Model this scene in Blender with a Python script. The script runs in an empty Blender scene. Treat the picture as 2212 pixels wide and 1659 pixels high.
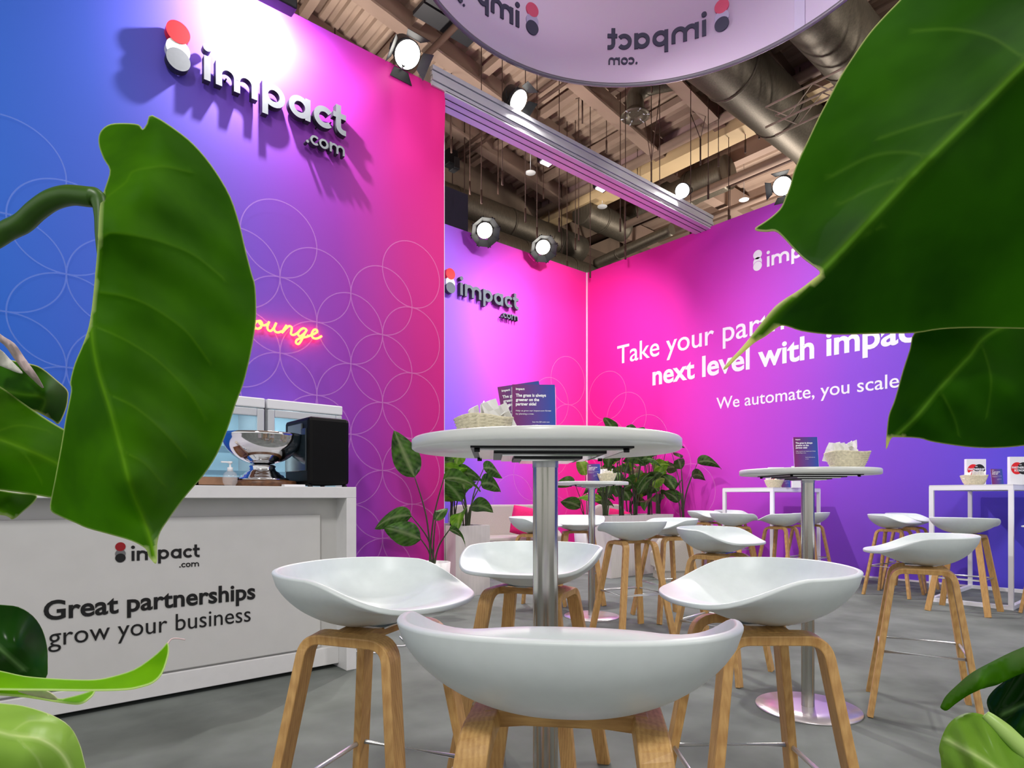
import bpy, bmesh, math, random
import numpy as np
from mathutils import Vector, Matrix
from mathutils.geometry import delaunay_2d_cdt
random.seed(4)
R = math.radians
PI = math.pi
scn = bpy.context.scene
COL = scn.collection

# ------------------------------------------------------------------ camera
F, CX, HY, HC = 1330.0, 1106.0, 1075.0, 0.98      # focal length and horizon in a 2212 x 1659 frame, eye height in m
YAW = R(40.4)
SN, CS = math.sin(YAW), math.cos(YAW)
cam = bpy.data.cameras.new('camera')
cam.sensor_width = 36.0
cam.lens = 36.0 * F / 2212.0
cam.shift_y = (HY - 829.5) / 2212.0
cam.clip_start = 0.02
camo = bpy.data.objects.new('camera', cam)
COL.objects.link(camo)
camo.location = (0, 0, HC)
camo.rotation_euler = (PI / 2, 0, -YAW)
scn.camera = camo

# ------------------------------------------------------------------ exposure, world, hall light
vs = scn.view_settings
vs.view_transform = 'Standard'
vs.look = 'None'
vs.gamma = 1.0
vs.exposure = 0.0
vs.use_curve_mapping = False
world = bpy.data.worlds.new('hall_daylight')
scn.world = world
world.use_nodes = True
wb = world.node_tree.nodes['Background']
wb.inputs[0].default_value = (1.0, 0.98, 0.97, 1)
wb.inputs[1].default_value = 0.80


def lamp(name, kind, loc, aim, energy, color=(1, 1, 1), size=0.2, cone=None, blend=0.6):
    d = bpy.data.lights.new(name, kind)
    d.energy = energy
    d.color = color
    if kind == 'AREA':
        d.shape = 'DISK'
        d.size = size
    else:
        d.shadow_soft_size = size
    if kind == 'SPOT':
        d.spot_size = R(cone or 90)
        d.spot_blend = blend
    o = bpy.data.objects.new(name, d)
    COL.objects.link(o)
    o.location = loc
    o.rotation_euler = (Vector(aim) - Vector(loc)).to_track_quat('-Z', 'Y').to_euler()
    return o


# high-bay lamps of the exhibition hall, hanging under the roof behind and above the stand
lamp('hall_lamp', 'AREA', (2.6, 1.6, 7.2), (2.8, 2.6, 0), 70, (1.0, 0.97, 0.93), 2.4)
lamp('hall_lamp', 'AREA', (-3.2, -2.6, 7.0), (2.0, 3.4, 1.0), 300, (1.0, 0.98, 0.96), 1.2)
lamp('hall_lamp', 'AREA', (6.2, -2.6, 7.0), (4.6, 4.8, 1.0), 200, (1.0, 0.97, 0.93), 1.2)
# unseen fill lamps, added and aimed up to brighten the roof
for _x, _y, _e in ((5.5, 9.2, 300), (12.5, 6.0, 230), (12.0, 0.5, 160), (0.0, 8.5, 240), (1.0, -2.0, 150)):
    lamp('roof_fill', 'AREA', (_x, _y, 4.6), (_x, _y + .2, 9), _e, (1.0, 0.92, 0.86), 0.8)


# ------------------------------------------------------------------ placing helpers
def W(X, Y, z=0.0):
    """camera-frame ground coordinates (right, ahead) to the stand's own axes"""
    return Vector((CS * X + SN * Y, -SN * X + CS * Y, z))


def at(px, py, Y):
    """point seen at pixel (px, py), Y metres ahead"""
    return W((px - CX) / F * Y, Y, HC - (py - HY) / F * Y)


def on_y(px, py, yw):
    r = (px - CX) / F
    Y = yw / (-SN * r + CS)
    return at(px, py, Y)


def on_x(px, py, xw):
    r = (px - CX) / F
    Y = xw / (CS * r + SN)
    return at(px, py, Y)


def facing(fx, fy):
    d = W(fx, fy)
    return math.atan2(d.y, d.x) - PI / 2


# ------------------------------------------------------------------ materials
MATS = {}


def srgb(r, g, b):
    def f(c):
        c /= 255.0
        return c / 12.92 if c <= 0.04045 else ((c + 0.055) / 1.055) ** 2.4
    return (f(r), f(g), f(b), 1.0)


def new_mat(name):
    m = bpy.data.materials.new(name)
    m.use_nodes = True
    nt = m.node_tree
    return m, nt, nt.nodes['Principled BSDF'], nt.nodes['Material Output']


def mat(name, col, rough=0.5, metal=0.0, var=0.0, scale=8.0, bump=0.0, coat=0.0, emit=None, trans=0.0, spec=None, stretch=None):
    if name in MATS:
        return MATS[name]
    m, nt, b, out = new_mat(name)
    col = col if len(col) == 4 else (*col, 1)
    b.inputs['Base Color'].default_value = col
    b.inputs['Roughness'].default_value = rough
    b.inputs['Metallic'].default_value = metal
    b.inputs['Coat Weight'].default_value = coat
    b.inputs['Transmission Weight'].default_value = trans
    if spec is not None:
        b.inputs['Specular IOR Level'].default_value = spec
    if emit:
        b.inputs['Emission Color'].default_value = (*emit[0], 1)
        b.inputs['Emission Strength'].default_value = emit[1]
    tc = nt.nodes.new('ShaderNodeTexCoord')
    mp = nt.nodes.new('ShaderNodeMapping')
    nt.links.new(tc.outputs['Object'], mp.inputs['Vector'])
    if stretch:
        mp.inputs['Scale'].default_value = stretch
    nz = nt.nodes.new('ShaderNodeTexNoise')
    nz.inputs['Scale'].default_value = scale
    nz.inputs['Detail'].default_value = 4
    nt.links.new(mp.outputs['Vector'], nz.inputs['Vector'])
    if var:
        rp = nt.nodes.new('ShaderNodeValToRGB')
        rp.color_ramp.elements[0].position = 0.3
        rp.color_ramp.elements[1].position = 0.7
        rp.color_ramp.elements[0].color = tuple(c * (1 - var) for c in col[:3]) + (1,)
        rp.color_ramp.elements[1].color = tuple(min(1, c * (1 + var)) for c in col[:3]) + (1,)
        nt.links.new(nz.outputs['Fac'], rp.inputs['Fac'])
        nt.links.new(rp.outputs['Color'], b.inputs['Base Color'])
    if bump:
        bp = nt.nodes.new('ShaderNodeBump')
        bp.inputs['Strength'].default_value = bump
        bp.inputs['Distance'].default_value = 0.01
        nt.links.new(nz.outputs['Fac'], bp.inputs['Height'])
        nt.links.new(bp.outputs['Normal'], b.inputs['Normal'])
    MATS[name] = m
    return m


def ramp_mat(name, stops, axis, lo, hi, tilt=0.0, rough=0.55, noise=0.0):
    """printed colour gradient running along one axis of the wall (object = world axes); tilt leans the print with height"""
    m, nt, b, out = new_mat(name)
    tc = nt.nodes.new('ShaderNodeTexCoord')
    sp = nt.nodes.new('ShaderNodeSeparateXYZ')
    nt.links.new(tc.outputs['Object'], sp.inputs[0])
    tl = nt.nodes.new('ShaderNodeMath')
    tl.operation = 'MULTIPLY_ADD'
    nt.links.new(sp.outputs['Z'], tl.inputs[0])
    tl.inputs[1].default_value = tilt
    nt.links.new(sp.outputs[axis], tl.inputs[2])
    mr = nt.nodes.new('ShaderNodeMapRange')
    mr.inputs['From Min'].default_value = lo
    mr.inputs['From Max'].default_value = hi
    nt.links.new(tl.outputs[0], mr.inputs['Value'])
    rp = nt.nodes.new('ShaderNodeValToRGB')
    e = rp.color_ramp.elements
    e[0].position, e[0].color = stops[0]
    e[1].position, e[1].color = stops[-1]
    for p, c in stops[1:-1]:
        n = e.new(p)
        n.color = c
    nt.links.new(mr.outputs['Result'], rp.inputs['Fac'])
    nt.links.new(rp.outputs['Color'], b.inputs['Base Color'])
    b.inputs['Roughness'].default_value = rough
    b.inputs['Specular IOR Level'].default_value = 0.25
    MATS[name] = m
    return m


def emit_mat(name, col, strength):
    if name in MATS:
        return MATS[name]
    m, nt, b, out = new_mat(name)
    nt.nodes.remove(b)
    em = nt.nodes.new('ShaderNodeEmission')
    em.inputs[0].default_value = (*col, 1)
    em.inputs[1].default_value = strength
    nt.links.new(em.outputs[0], out.inputs[0])
    MATS[name] = m
    return m


def glass_mat(name, tint=(1, 1, 1), opacity=0.12):
    if name in MATS:
        return MATS[name]
    m, nt, b, out = new_mat(name)
    b.inputs['Base Color'].default_value = (*tint, 1)
    b.inputs['Roughness'].default_value = 0.03
    tr = nt.nodes.new('ShaderNodeBsdfTransparent')
    tr.inputs[0].default_value = (*tint, 1)
    mx = nt.nodes.new('ShaderNodeMixShader')
    mx.inputs[0].default_value = opacity
    nt.links.new(tr.outputs[0], mx.inputs[1])
    nt.links.new(b.outputs[0], mx.inputs[2])
    nt.links.new(mx.outputs[0], out.inputs[0])
    MATS[name] = m
    return m


def sheer_mat(name, tint, opacity):
    """printed line: a thin lighter tint over the wall print"""
    m, nt, b, out = new_mat(name)
    b.inputs['Base Color'].default_value = tint
    b.inputs['Roughness'].default_value = 0.6
    tr = nt.nodes.new('ShaderNodeBsdfTransparent')
    mx = nt.nodes.new('ShaderNodeMixShader')
    mx.inputs[0].default_value = opacity
    nt.links.new(tr.outputs[0], mx.inputs[1])
    nt.links.new(b.outputs[0], mx.inputs[2])
    nt.links.new(mx.outputs[0], out.inputs[0])
    MATS[name] = m
    return m


def cloth_mat(name, col, trans=0.5, bump=0.0, scale=300):
    m, nt, b, out = new_mat(name)
    b.inputs['Base Color'].default_value = col
    b.inputs['Roughness'].default_value = 0.9
    b.inputs['Specular IOR Level'].default_value = 0.1
    tr = nt.nodes.new('ShaderNodeBsdfTranslucent')
    tr.inputs[0].default_value = col
    mx = nt.nodes.new('ShaderNodeMixShader')
    mx.inputs[0].default_value = trans
    nt.links.new(b.outputs[0], mx.inputs[1])
    nt.links.new(tr.outputs[0], mx.inputs[2])
    nt.links.new(mx.outputs[0], out.inputs[0])
    nz = nt.nodes.new('ShaderNodeTexNoise')
    nz.inputs['Scale'].default_value = scale
    bp = nt.nodes.new('ShaderNodeBump')
    bp.inputs['Strength'].default_value = bump
    nt.links.new(nz.outputs['Fac'], bp.inputs['Height'])
    nt.links.new(bp.outputs['Normal'], b.inputs['Normal'])
    MATS[name] = m
    return m


def wood_mat(name, dark, light, scale=1.0, axis_stretch=(60, 60, 4)):
    m, nt, b, out = new_mat(name)
    tc = nt.nodes.new('ShaderNodeTexCoord')
    mp = nt.nodes.new('ShaderNodeMapping')
    mp.inputs['Scale'].default_value = axis_stretch
    nt.links.new(tc.outputs['Object'], mp.inputs['Vector'])
    nz = nt.nodes.new('ShaderNodeTexNoise')
    nz.inputs['Scale'].default_value = 1.6 * scale
    nz.inputs['Detail'].default_value = 6
    nz.inputs['Roughness'].default_value = 0.65
    nt.links.new(mp.outputs['Vector'], nz.inputs['Vector'])
    wv = nt.nodes.new('ShaderNodeTexWave')
    wv.inputs['Scale'].default_value = 0.7 * scale
    wv.inputs['Distortion'].default_value = 5
    wv.inputs['Detail'].default_value = 3
    nt.links.new(mp.outputs['Vector'], wv.inputs['Vector'])
    mx = nt.nodes.new('ShaderNodeMath')
    mx.operation = 'MULTIPLY_ADD'
    nt.links.new(wv.outputs['Fac'], mx.inputs[0])
    mx.inputs[1].default_value = 0.16
    ml = nt.nodes.new('ShaderNodeMath')
    ml.operation = 'MULTIPLY'
    ml.inputs[1].default_value = 0.92
    nt.links.new(nz.outputs['Fac'], ml.inputs[0])
    nt.links.new(ml.outputs[0], mx.inputs[2])
    rp = nt.nodes.new('ShaderNodeValToRGB')
    rp.color_ramp.elements[0].position = 0.25
    rp.color_ramp.elements[1].position = 0.75
    rp.color_ramp.elements[0].color = dark
    rp.color_ramp.elements[1].color = light
    nt.links.new(mx.outputs[0], rp.inputs['Fac'])
    nt.links.new(rp.outputs['Color'], b.inputs['Base Color'])
    b.inputs['Roughness'].default_value = 0.42
    MATS[name] = m
    return m


def leaf_mat(name, dark, light, vein, trans=0.35, rough=0.35, pale=None, tcol=None):
    """leaf: blotchy green, lighter veins (attribute 'vein') and a thin pale margin (attribute 'rim')"""
    if name in MATS:
        return MATS[name]
    m, nt, b, out = new_mat(name)
    tc = nt.nodes.new('ShaderNodeTexCoord')
    nz = nt.nodes.new('ShaderNodeTexNoise')
    nz.inputs['Scale'].default_value = 14
    nz.inputs['Detail'].default_value = 3
    nt.links.new(tc.outputs['Object'], nz.inputs['Vector'])
    rp = nt.nodes.new('ShaderNodeValToRGB')
    rp.color_ramp.elements[0].position = 0.35
    rp.color_ramp.elements[1].position = 0.65
    rp.color_ramp.elements[0].color = dark
    rp.color_ramp.elements[1].color = light
    nt.links.new(nz.outputs['Fac'], rp.inputs['Fac'])
    at1 = nt.nodes.new('ShaderNodeAttribute')
    at1.attribute_name = 'vein'
    at2 = nt.nodes.new('ShaderNodeAttribute')
    at2.attribute_name = 'rim'
    m1 = nt.nodes.new('ShaderNodeMix')
    m1.data_type = 'RGBA'
    nt.links.new(at1.outputs['Fac'], m1.inputs['Factor'])
    nt.links.new(rp.outputs['Color'], m1.inputs['A'])
    m1.inputs['B'].default_value = vein
    m2 = nt.nodes.new('ShaderNodeMix')
    m2.data_type = 'RGBA'
    nt.links.new(at2.outputs['Fac'], m2.inputs['Factor'])
    nt.links.new(m1.outputs['Result'], m2.inputs['A'])
    m2.inputs['B'].default_value = pale or vein
    nt.links.new(m2.outputs['Result'], b.inputs['Base Color'])
    b.inputs['Roughness'].default_value = rough
    b.inputs['Specular IOR Level'].default_value = 0.10
    tr = nt.nodes.new('ShaderNodeBsdfTranslucent')
    hs = nt.nodes.new('ShaderNodeHueSaturation')
    hs.inputs['Value'].default_value = 1.6
    nt.links.new(m2.outputs['Result'], hs.inputs['Color'])
    nt.links.new(hs.outputs['Color'], tr.inputs[0])
    mx = nt.nodes.new('ShaderNodeMixShader')
    mx.inputs[0].default_value = trans
    nt.links.new(b.outputs[0], mx.inputs[1])
    nt.links.new(tr.outputs[0], mx.inputs[2])
    nt.links.new(mx.outputs[0], out.inputs[0])
    MATS[name] = m
    return m


M_WHITE = mat('white_plastic', srgb(222, 232, 232), 0.38, var=0.02, scale=40, spec=0.4)
M_TABLE = mat('white_laminate', srgb(226, 230, 226), 0.28, var=0.015, scale=30)
M_LACQ = mat('white_lacquer', srgb(224, 224, 224), 0.4, var=0.02, scale=20)
M_STEEL = mat('brushed_steel', srgb(190, 188, 180), 0.22, 1.0, bump=0.02, scale=60, stretch=(1, 1, 0.02))
M_CHROME = mat('chrome', srgb(225, 226, 228), 0.08, 1.0)
M_PLATE = mat('plate_steel', srgb(206, 208, 208), 0.12, 0.85)
M_BASE = mat('base_steel', srgb(226, 220, 224), 0.3, 0.75, var=.02, scale=6)
M_ROD = mat('footrest_steel', srgb(232, 234, 236), 0.28, 0.6)
M_ALU = mat('aluminium', srgb(196, 198, 200), 0.35, 1.0, var=0.03, scale=5)
M_ALUP = mat('aluminium_paint', srgb(206, 206, 214), 0.35, 0.1, var=0.03, scale=5)
M_BEAMF = mat('beam_silver', srgb(214, 216, 220), 0.32, 0.45, var=0.03, scale=5)
M_DARK = mat('dark_metal', srgb(38, 38, 40), 0.45, 0.6, var=0.1, scale=20)
M_BLACK = mat('black_plastic', srgb(6, 6, 7), 0.5, var=0.1, scale=20, spec=.15)
M_OAK = wood_mat('oak_veneer', srgb(172, 126, 70), srgb(214, 172, 108))
M_OAKEDGE = wood_mat('oak_rail', srgb(140, 98, 48), srgb(204, 162, 98), axis_stretch=(6, 60, 60))
M_WOODDK = wood_mat('dark_wood', srgb(70, 42, 24), srgb(120, 80, 50), axis_stretch=(10, 60, 60))
M_CARPET = mat('grey_carpet', srgb(113, 119, 115), 0.95, var=0.24, scale=2.6, bump=0.15, spec=0.1)
M_DECK = mat('roof_deck', srgb(168, 144, 126), 0.7, var=0.06, scale=3)
M_BEAM = mat('beam_paint', srgb(150, 126, 110), 0.7, var=0.08, scale=2)
M_BEAMLT = mat('cream_paint', srgb(214, 186, 140), 0.7, var=0.05, scale=2)
M_CONC = mat('concrete', srgb(128, 108, 90), 0.85, var=0.15, scale=3, stretch=(1, 1, 0.15), bump=0.1)
M_TRUSS = mat('truss_metal', srgb(170, 154, 136), 0.5, 0.3)
M_DUCT = mat('galvanised_duct', srgb(104, 96, 82), 0.5, 0.6, var=0.2, scale=4, bump=0.1, stretch=(12, 12, 1))
M_CABLE = mat('rusty_cable', srgb(70, 46, 36), 0.7, var=0.1)
M_TEXTB = mat('black_vinyl', srgb(14, 15, 18), 0.4)
M_TEXTW = mat('white_vinyl', srgb(245, 246, 250), 0.5)
M_GREYL = mat('grey_letter_face', srgb(116, 121, 124), 0.45, var=0.04, scale=30)
M_SLATE = mat('slate_letter_face', srgb(92, 104, 112), 0.5, var=0.05, scale=30)
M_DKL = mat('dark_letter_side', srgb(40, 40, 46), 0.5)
M_RED = mat('signal_red', srgb(236, 28, 36), 0.4)
M_REDDK = mat('deep_red', srgb(150, 10, 24), 0.4)
M_CREAM = mat('cream_disc', srgb(226, 228, 224), 0.45)
M_GREYD = mat('grey_disc', srgb(110, 110, 112), 0.45)
M_LAMP = emit_mat('lamp_glow', (1.0, 0.97, 0.88), 10)
M_LAMPB = emit_mat('lamp_glow_cool', (0.92, 0.97, 1.0), 6)


# ------------------------------------------------------------------ mesh helpers
class MB:
    def __init__(self):
        self.bm = bmesh.new()

    def box(self, lo, hi, mx=None):
        x0, y0, z0 = lo
        x1, y1, z1 = hi
        v = [self.bm.verts.new(p) for p in ((x0, y0, z0), (x1, y0, z0), (x1, y1, z0), (x0, y1, z0),
                                            (x0, y0, z1), (x1, y0, z1), (x1, y1, z1), (x0, y1, z1))]
        for f in ((0, 3, 2, 1), (4, 5, 6, 7), (0, 1, 5, 4), (1, 2, 6, 5), (2, 3, 7, 6), (3, 0, 4, 7)):
            self.bm.faces.new([v[i] for i in f])
        if mx is not None:
            for q in v:
                q.co = mx @ q.co
        return self

    def tube(self, pts, r, seg=10, caps=True, closed=False):
        pts = [Vector(p) for p in pts]
        rs = r if isinstance(r, (list, tuple)) else [r] * len(pts)
        rings = []
        n = len(pts)
        prev = None
        for i, p in enumerate(pts):
            if closed:
                t = (pts[(i + 1) % n] - pts[i - 1]).normalized()
            else:
                t = (pts[min(i + 1, n - 1)] - pts[max(i - 1, 0)]).normalized()
            if prev is None:
                a = Vector((0, 0, 1)) if abs(t.z) < 0.9 else Vector((1, 0, 0))
                u = t.cross(a).normalized()
            else:
                u = (prev - t * prev.dot(t)).normalized()
            prev = u
            w = t.cross(u)
            rings.append([self.bm.verts.new(p + (u * math.cos(2 * PI * k / seg) + w * math.sin(2 * PI * k / seg)) * rs[i]) for k in range(seg)])
        m = n if closed else n - 1
        for i in range(m):
            A, B = rings[i], rings[(i + 1) % n]
            for k in range(seg):
                self.bm.faces.new((A[k], A[(k + 1) % seg], B[(k + 1) % seg], B[k])).smooth = True
        if caps and not closed:
            self.bm.faces.new(rings[0][::-1])
            self.bm.faces.new(rings[-1])
        return self

    def bar(self, pts, w, h, side):
        """rectangular section swept along pts; 'side' is the width direction"""
        pts = [Vector(p) for p in pts]
        side = Vector(side).normalized()
        n = len(pts)
        rings = []
        for i, p in enumerate(pts):
            t = (pts[min(i + 1, n - 1)] - pts[max(i - 1, 0)]).normalized()
            nn = t.cross(side).normalized()
            sd = nn.cross(t).normalized()
            rings.append([self.bm.verts.new(p + sd * a * w / 2 + nn * b * h / 2) for a, b in ((-1, -1), (1, -1), (1, 1), (-1, 1))])
        for i in range(n - 1):
            A, B = rings[i], rings[i + 1]
            for k in range(4):
                self.bm.faces.new((A[k], A[(k + 1) % 4], B[(k + 1) % 4], B[k]))
        self.bm.faces.new(rings[0][::-1])
        self.bm.faces.new(rings[-1])
        return self

    def lathe(self, prof, c=(0, 0, 0), seg=32, smooth=True):
        c = Vector(c)
        rings = []
        for r, z in prof:
            if r < 1e-6:
                rings.append([self.bm.verts.new(c + Vector((0, 0, z)))])
            else:
                rings.append([self.bm.verts.new(c + Vector((r * math.cos(2 * PI * k / seg), r * math.sin(2 * PI * k / seg), z))) for k in range(seg)])
        for A, B in zip(rings, rings[1:]):
            for k in range(seg):
                k2 = (k + 1) % seg
                if len(A) == 1 and len(B) == 1:
                    continue
                if len(A) == 1:
                    f = self.bm.faces.new((A[0], B[k2], B[k]))
                elif len(B) == 1:
                    f = self.bm.faces.new((A[k], A[k2], B[0]))
                else:
                    f = self.bm.faces.new((A[k], A[k2], B[k2], B[k]))
                f.smooth = smooth
        return self

    def cyl(self, a, b, r, seg=24):
        a, b = Vector(a), Vector(b)
        return self.tube([a, b], r, seg)

    def prism(self, poly, z0, z1, fn=None):
        """closed 2-D polygon pushed from z0 to z1; fn maps (u, v, w) to 3-D"""
        fn = fn or (lambda u, v, w: (u, v, w))
        n = len(poly)
        A = [self.bm.verts.new(fn(u, v, z0)) for u, v in poly]
        B = [self.bm.verts.new(fn(u, v, z1)) for u, v in poly]
        self.bm.faces.new(A[::-1])
        self.bm.faces.new(B)
        for k in range(n):
            k2 = (k + 1) % n
            self.bm.faces.new((A[k], A[k2], B[k2], B[k]))
        return self

    def stroke(self, pts, w, z0, z1, fn=None, closed=False):
        fn = fn or (lambda u, v, q: (u, v, q))
        n = len(pts)
        L, Rr = [], []
        for i, (x, y) in enumerate(pts):
            a = pts[i - 1] if (closed or i > 0) else pts[i]
            b = pts[(i + 1) % n] if (closed or i < n - 1) else pts[i]
            tx, ty = b[0] - a[0], b[1] - a[1]
            l = math.hypot(tx, ty) or 1
            nx, ny = -ty / l, tx / l
            L.append((x + nx * w / 2, y + ny * w / 2))
            Rr.append((x - nx * w / 2, y - ny * w / 2))
        rings = []
        for l, r in zip(L, Rr):
            rings.append([self.bm.verts.new(fn(*p)) for p in ((r[0], r[1], z0), (r[0], r[1], z1), (l[0], l[1], z1), (l[0], l[1], z0))])
        m = n if closed else n - 1
        for i in range(m):
            A, B = rings[i], rings[(i + 1) % n]
            for k in range(4):
                self.bm.faces.new((A[k], B[k], B[(k + 1) % 4], A[(k + 1) % 4]))
        if not closed:
            self.bm.faces.new(rings[0])
            self.bm.faces.new(rings[-1][::-1])
        return self

    def build(self, name, m, parent=None, bevel=0.0, fix=True, mats=None, smooth=False):
        if fix:
            bmesh.ops.recalc_face_normals(self.bm, faces=self.bm.faces)
        me = bpy.data.meshes.new(name)
        self.bm.to_mesh(me)
        self.bm.free()
        o = bpy.data.objects.new(name, me)
        COL.objects.link(o)
        for k in (mats or [m]):
            me.materials.append(k)
        if smooth:
            for p in me.polygons:
                p.use_smooth = True
        if parent is not None:
            o.parent = parent
        if bevel:
            bv = o.modifiers.new('edge', 'BEVEL')
            bv.width = bevel
            bv.segments = 2
            bv.limit_method = 'ANGLE'
        return o


def tag(o, label=None, cat=None, group=None, kind=None):
    if label:
        o['label'] = label
    if cat:
        o['category'] = cat
    if group:
        o['group'] = group
    if kind:
        o['kind'] = kind
    return o


def thing(name, label, cat, loc=(0, 0, 0), rz=0.0, group=None):
    o = bpy.data.objects.new(name, None)
    o.empty_display_size = 0.1
    COL.objects.link(o)
    o.location = loc
    o.rotation_euler = (0, 0, rz)
    return tag(o, label, cat, group)


def copy_tree(o, parent=None):
    c = o.copy()
    COL.objects.link(c)
    if parent is not None:
        c.parent = parent
    for ch in list(o.children):
        copy_tree(ch, c)
    return c


def dup(o, label, loc, rz, group=None):
    c = copy_tree(o)
    c.location = loc
    c.rotation_euler = (0, 0, rz)
    return tag(c, label, None, group)


def crom(pts, n=8, closed=False):
    """Catmull-Rom through points (any dimension)"""
    P = [np.array(p, float) for p in pts]
    out = []
    N = len(P)
    m = N if closed else N - 1
    for i in range(m):
        if closed:
            a, b, c, d = P[i - 1], P[i], P[(i + 1) % N], P[(i + 2) % N]
        else:
            a, b, c, d = P[max(i - 1, 0)], P[i], P[i + 1], P[min(i + 2, N - 1)]
        for k in range(n):
            t = k / n
            out.append(tuple(0.5 * ((2 * b) + (c - a) * t + (2 * a - 5 * b + 4 * c - d) * t * t + (3 * b - a - 3 * c + d) * t ** 3)))
    if not closed:
        out.append(tuple(P[-1]))
    return out


def sst(a, b, x):
    t = min(1, max(0, (x - a) / (b - a)))
    return t * t * (3 - 2 * t)


def text_poly(body, size, bold=0.0, depth=0.001, spacing=1.0, align='LEFT', width=None):
    """lettering as plain mesh data (verts, faces) in the (u, v, w) plane; scaled to 'width' when given"""
    cu = bpy.data.curves.new('lettering', 'FONT')
    cu.body = body
    cu.size = size
    cu.offset = bold * size
    cu.extrude = depth
    cu.space_character = spacing
    cu.align_x = align
    cu.resolution_u = 4
    ob = bpy.data.objects.new('lettering', cu)
    COL.objects.link(ob)
    dg = bpy.context.evaluated_depsgraph_get()
    me = bpy.data.meshes.new_from_object(ob.evaluated_get(dg))
    V = np.array([v.co[:] for v in me.vertices])
    Fc = [tuple(p.vertices) for p in me.polygons]
    bpy.data.objects.remove(ob)
    bpy.data.meshes.remove(me)
    if len(V) and width:
        w = V[:, 0].max() - V[:, 0].min()
        V[:, 0] = (V[:, 0] - V[:, 0].min()) * width / w
    return V, Fc


def put_text(name, lines, m, fn, parent=None):
    """lines: list of dicts(body, u, v, size, bold, width, align); all on one mesh mapped by fn(u, v, w)"""
    vs_, fs_ = [], []
    for L in lines:
        V, Fc = text_poly(L['body'], L['size'], L.get('bold', 0), L.get('depth', 0.001), L.get('spacing', 1.0), L.get('align', 'LEFT'), L.get('width'))
        b = len(vs_)
        vs_ += [fn(L['u'] + x, L['v'] + y, w + L.get('depth', 0.001)) for x, y, w in V]
        fs_ += [tuple(i + b for i in f) for f in Fc]
    me = bpy.data.meshes.new(name)
    me.from_pydata([tuple(v) for v in vs_], [], fs_)
    o = bpy.data.objects.new(name, me)
    COL.objects.link(o)
    me.materials.append(m)
    if parent is not None:
        o.parent = parent
    return o


# ------------------------------------------------------------------ the rounded logo wordmark
def arc(cx, cy, r, a0, a1, n=20):
    return [(cx + r * math.cos(R(a0 + (a1 - a0) * k / n)), cy + r * math.sin(R(a0 + (a1 - a0) * k / n))) for k in range(n + 1)]


def word_strokes(word, s=0.25):
    """rounded monoline lower-case letters on an x-height of 1; returns strokes, dots, total width"""
    S, D = [], []
    x = 0.0
    h = s / 2
    for ch in word:
        if ch == 'i':
            S.append(([(x + h, 0), (x + h, 1)], False))
            D.append((x + h, 1.36, s * 0.66))
            x += s + 0.2
        elif ch == 'm':
            S.append(([(x + h, 0), (x + h, 1)], False))
            for k in range(2):
                x0 = x + h + k * 0.72
                S.append((arc(x0 + 0.36, 0.515, 0.36, 180, 0) + [(x0 + 0.72, 0)], False))
            x += s + 1.44 + 0.2
        elif ch == 'p':
            S.append(([(x + h, -0.42), (x + h, 1)], False))
            S.append((arc(x + 0.5, 0.5, 0.5 - h, 0, 360, 36)[:-1], True))
            x += 1.0 + 0.16
        elif ch == 'a':
            S.append((arc(x + 0.5, 0.5, 0.5 - h, 0, 360, 36)[:-1], True))
            S.append(([(x + 1.0 - h, 0), (x + 1.0 - h, 1)], False))
            x += 1.0 + 0.16
        elif ch == 'c':
            S.append((arc(x + 0.5, 0.5, 0.5 - h, 42, 318, 30), False))
            x += 0.9 + 0.04
        elif ch == 't':
            S.append(([(x + 0.26, 1.36), (x + 0.26, 0.4)] + arc(x + 0.52, 0.385, 0.26, 180, 270, 8) + [(x + 0.64, 0.125)], False))
            S.append(([(x, 0.87), (x + 0.64, 0.87)], False))
            x += 0.64 + 0.1
        elif ch == 'o':
            S.append((arc(x + 0.5, 0.5, 0.5 - h, 0, 360, 36)[:-1], True))
            x += 1.0 + 0.16
        elif ch == '.':
            D.append((x + 0.13, 0.13, 0.15))
            x += 0.42
    return S, D, x


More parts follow.
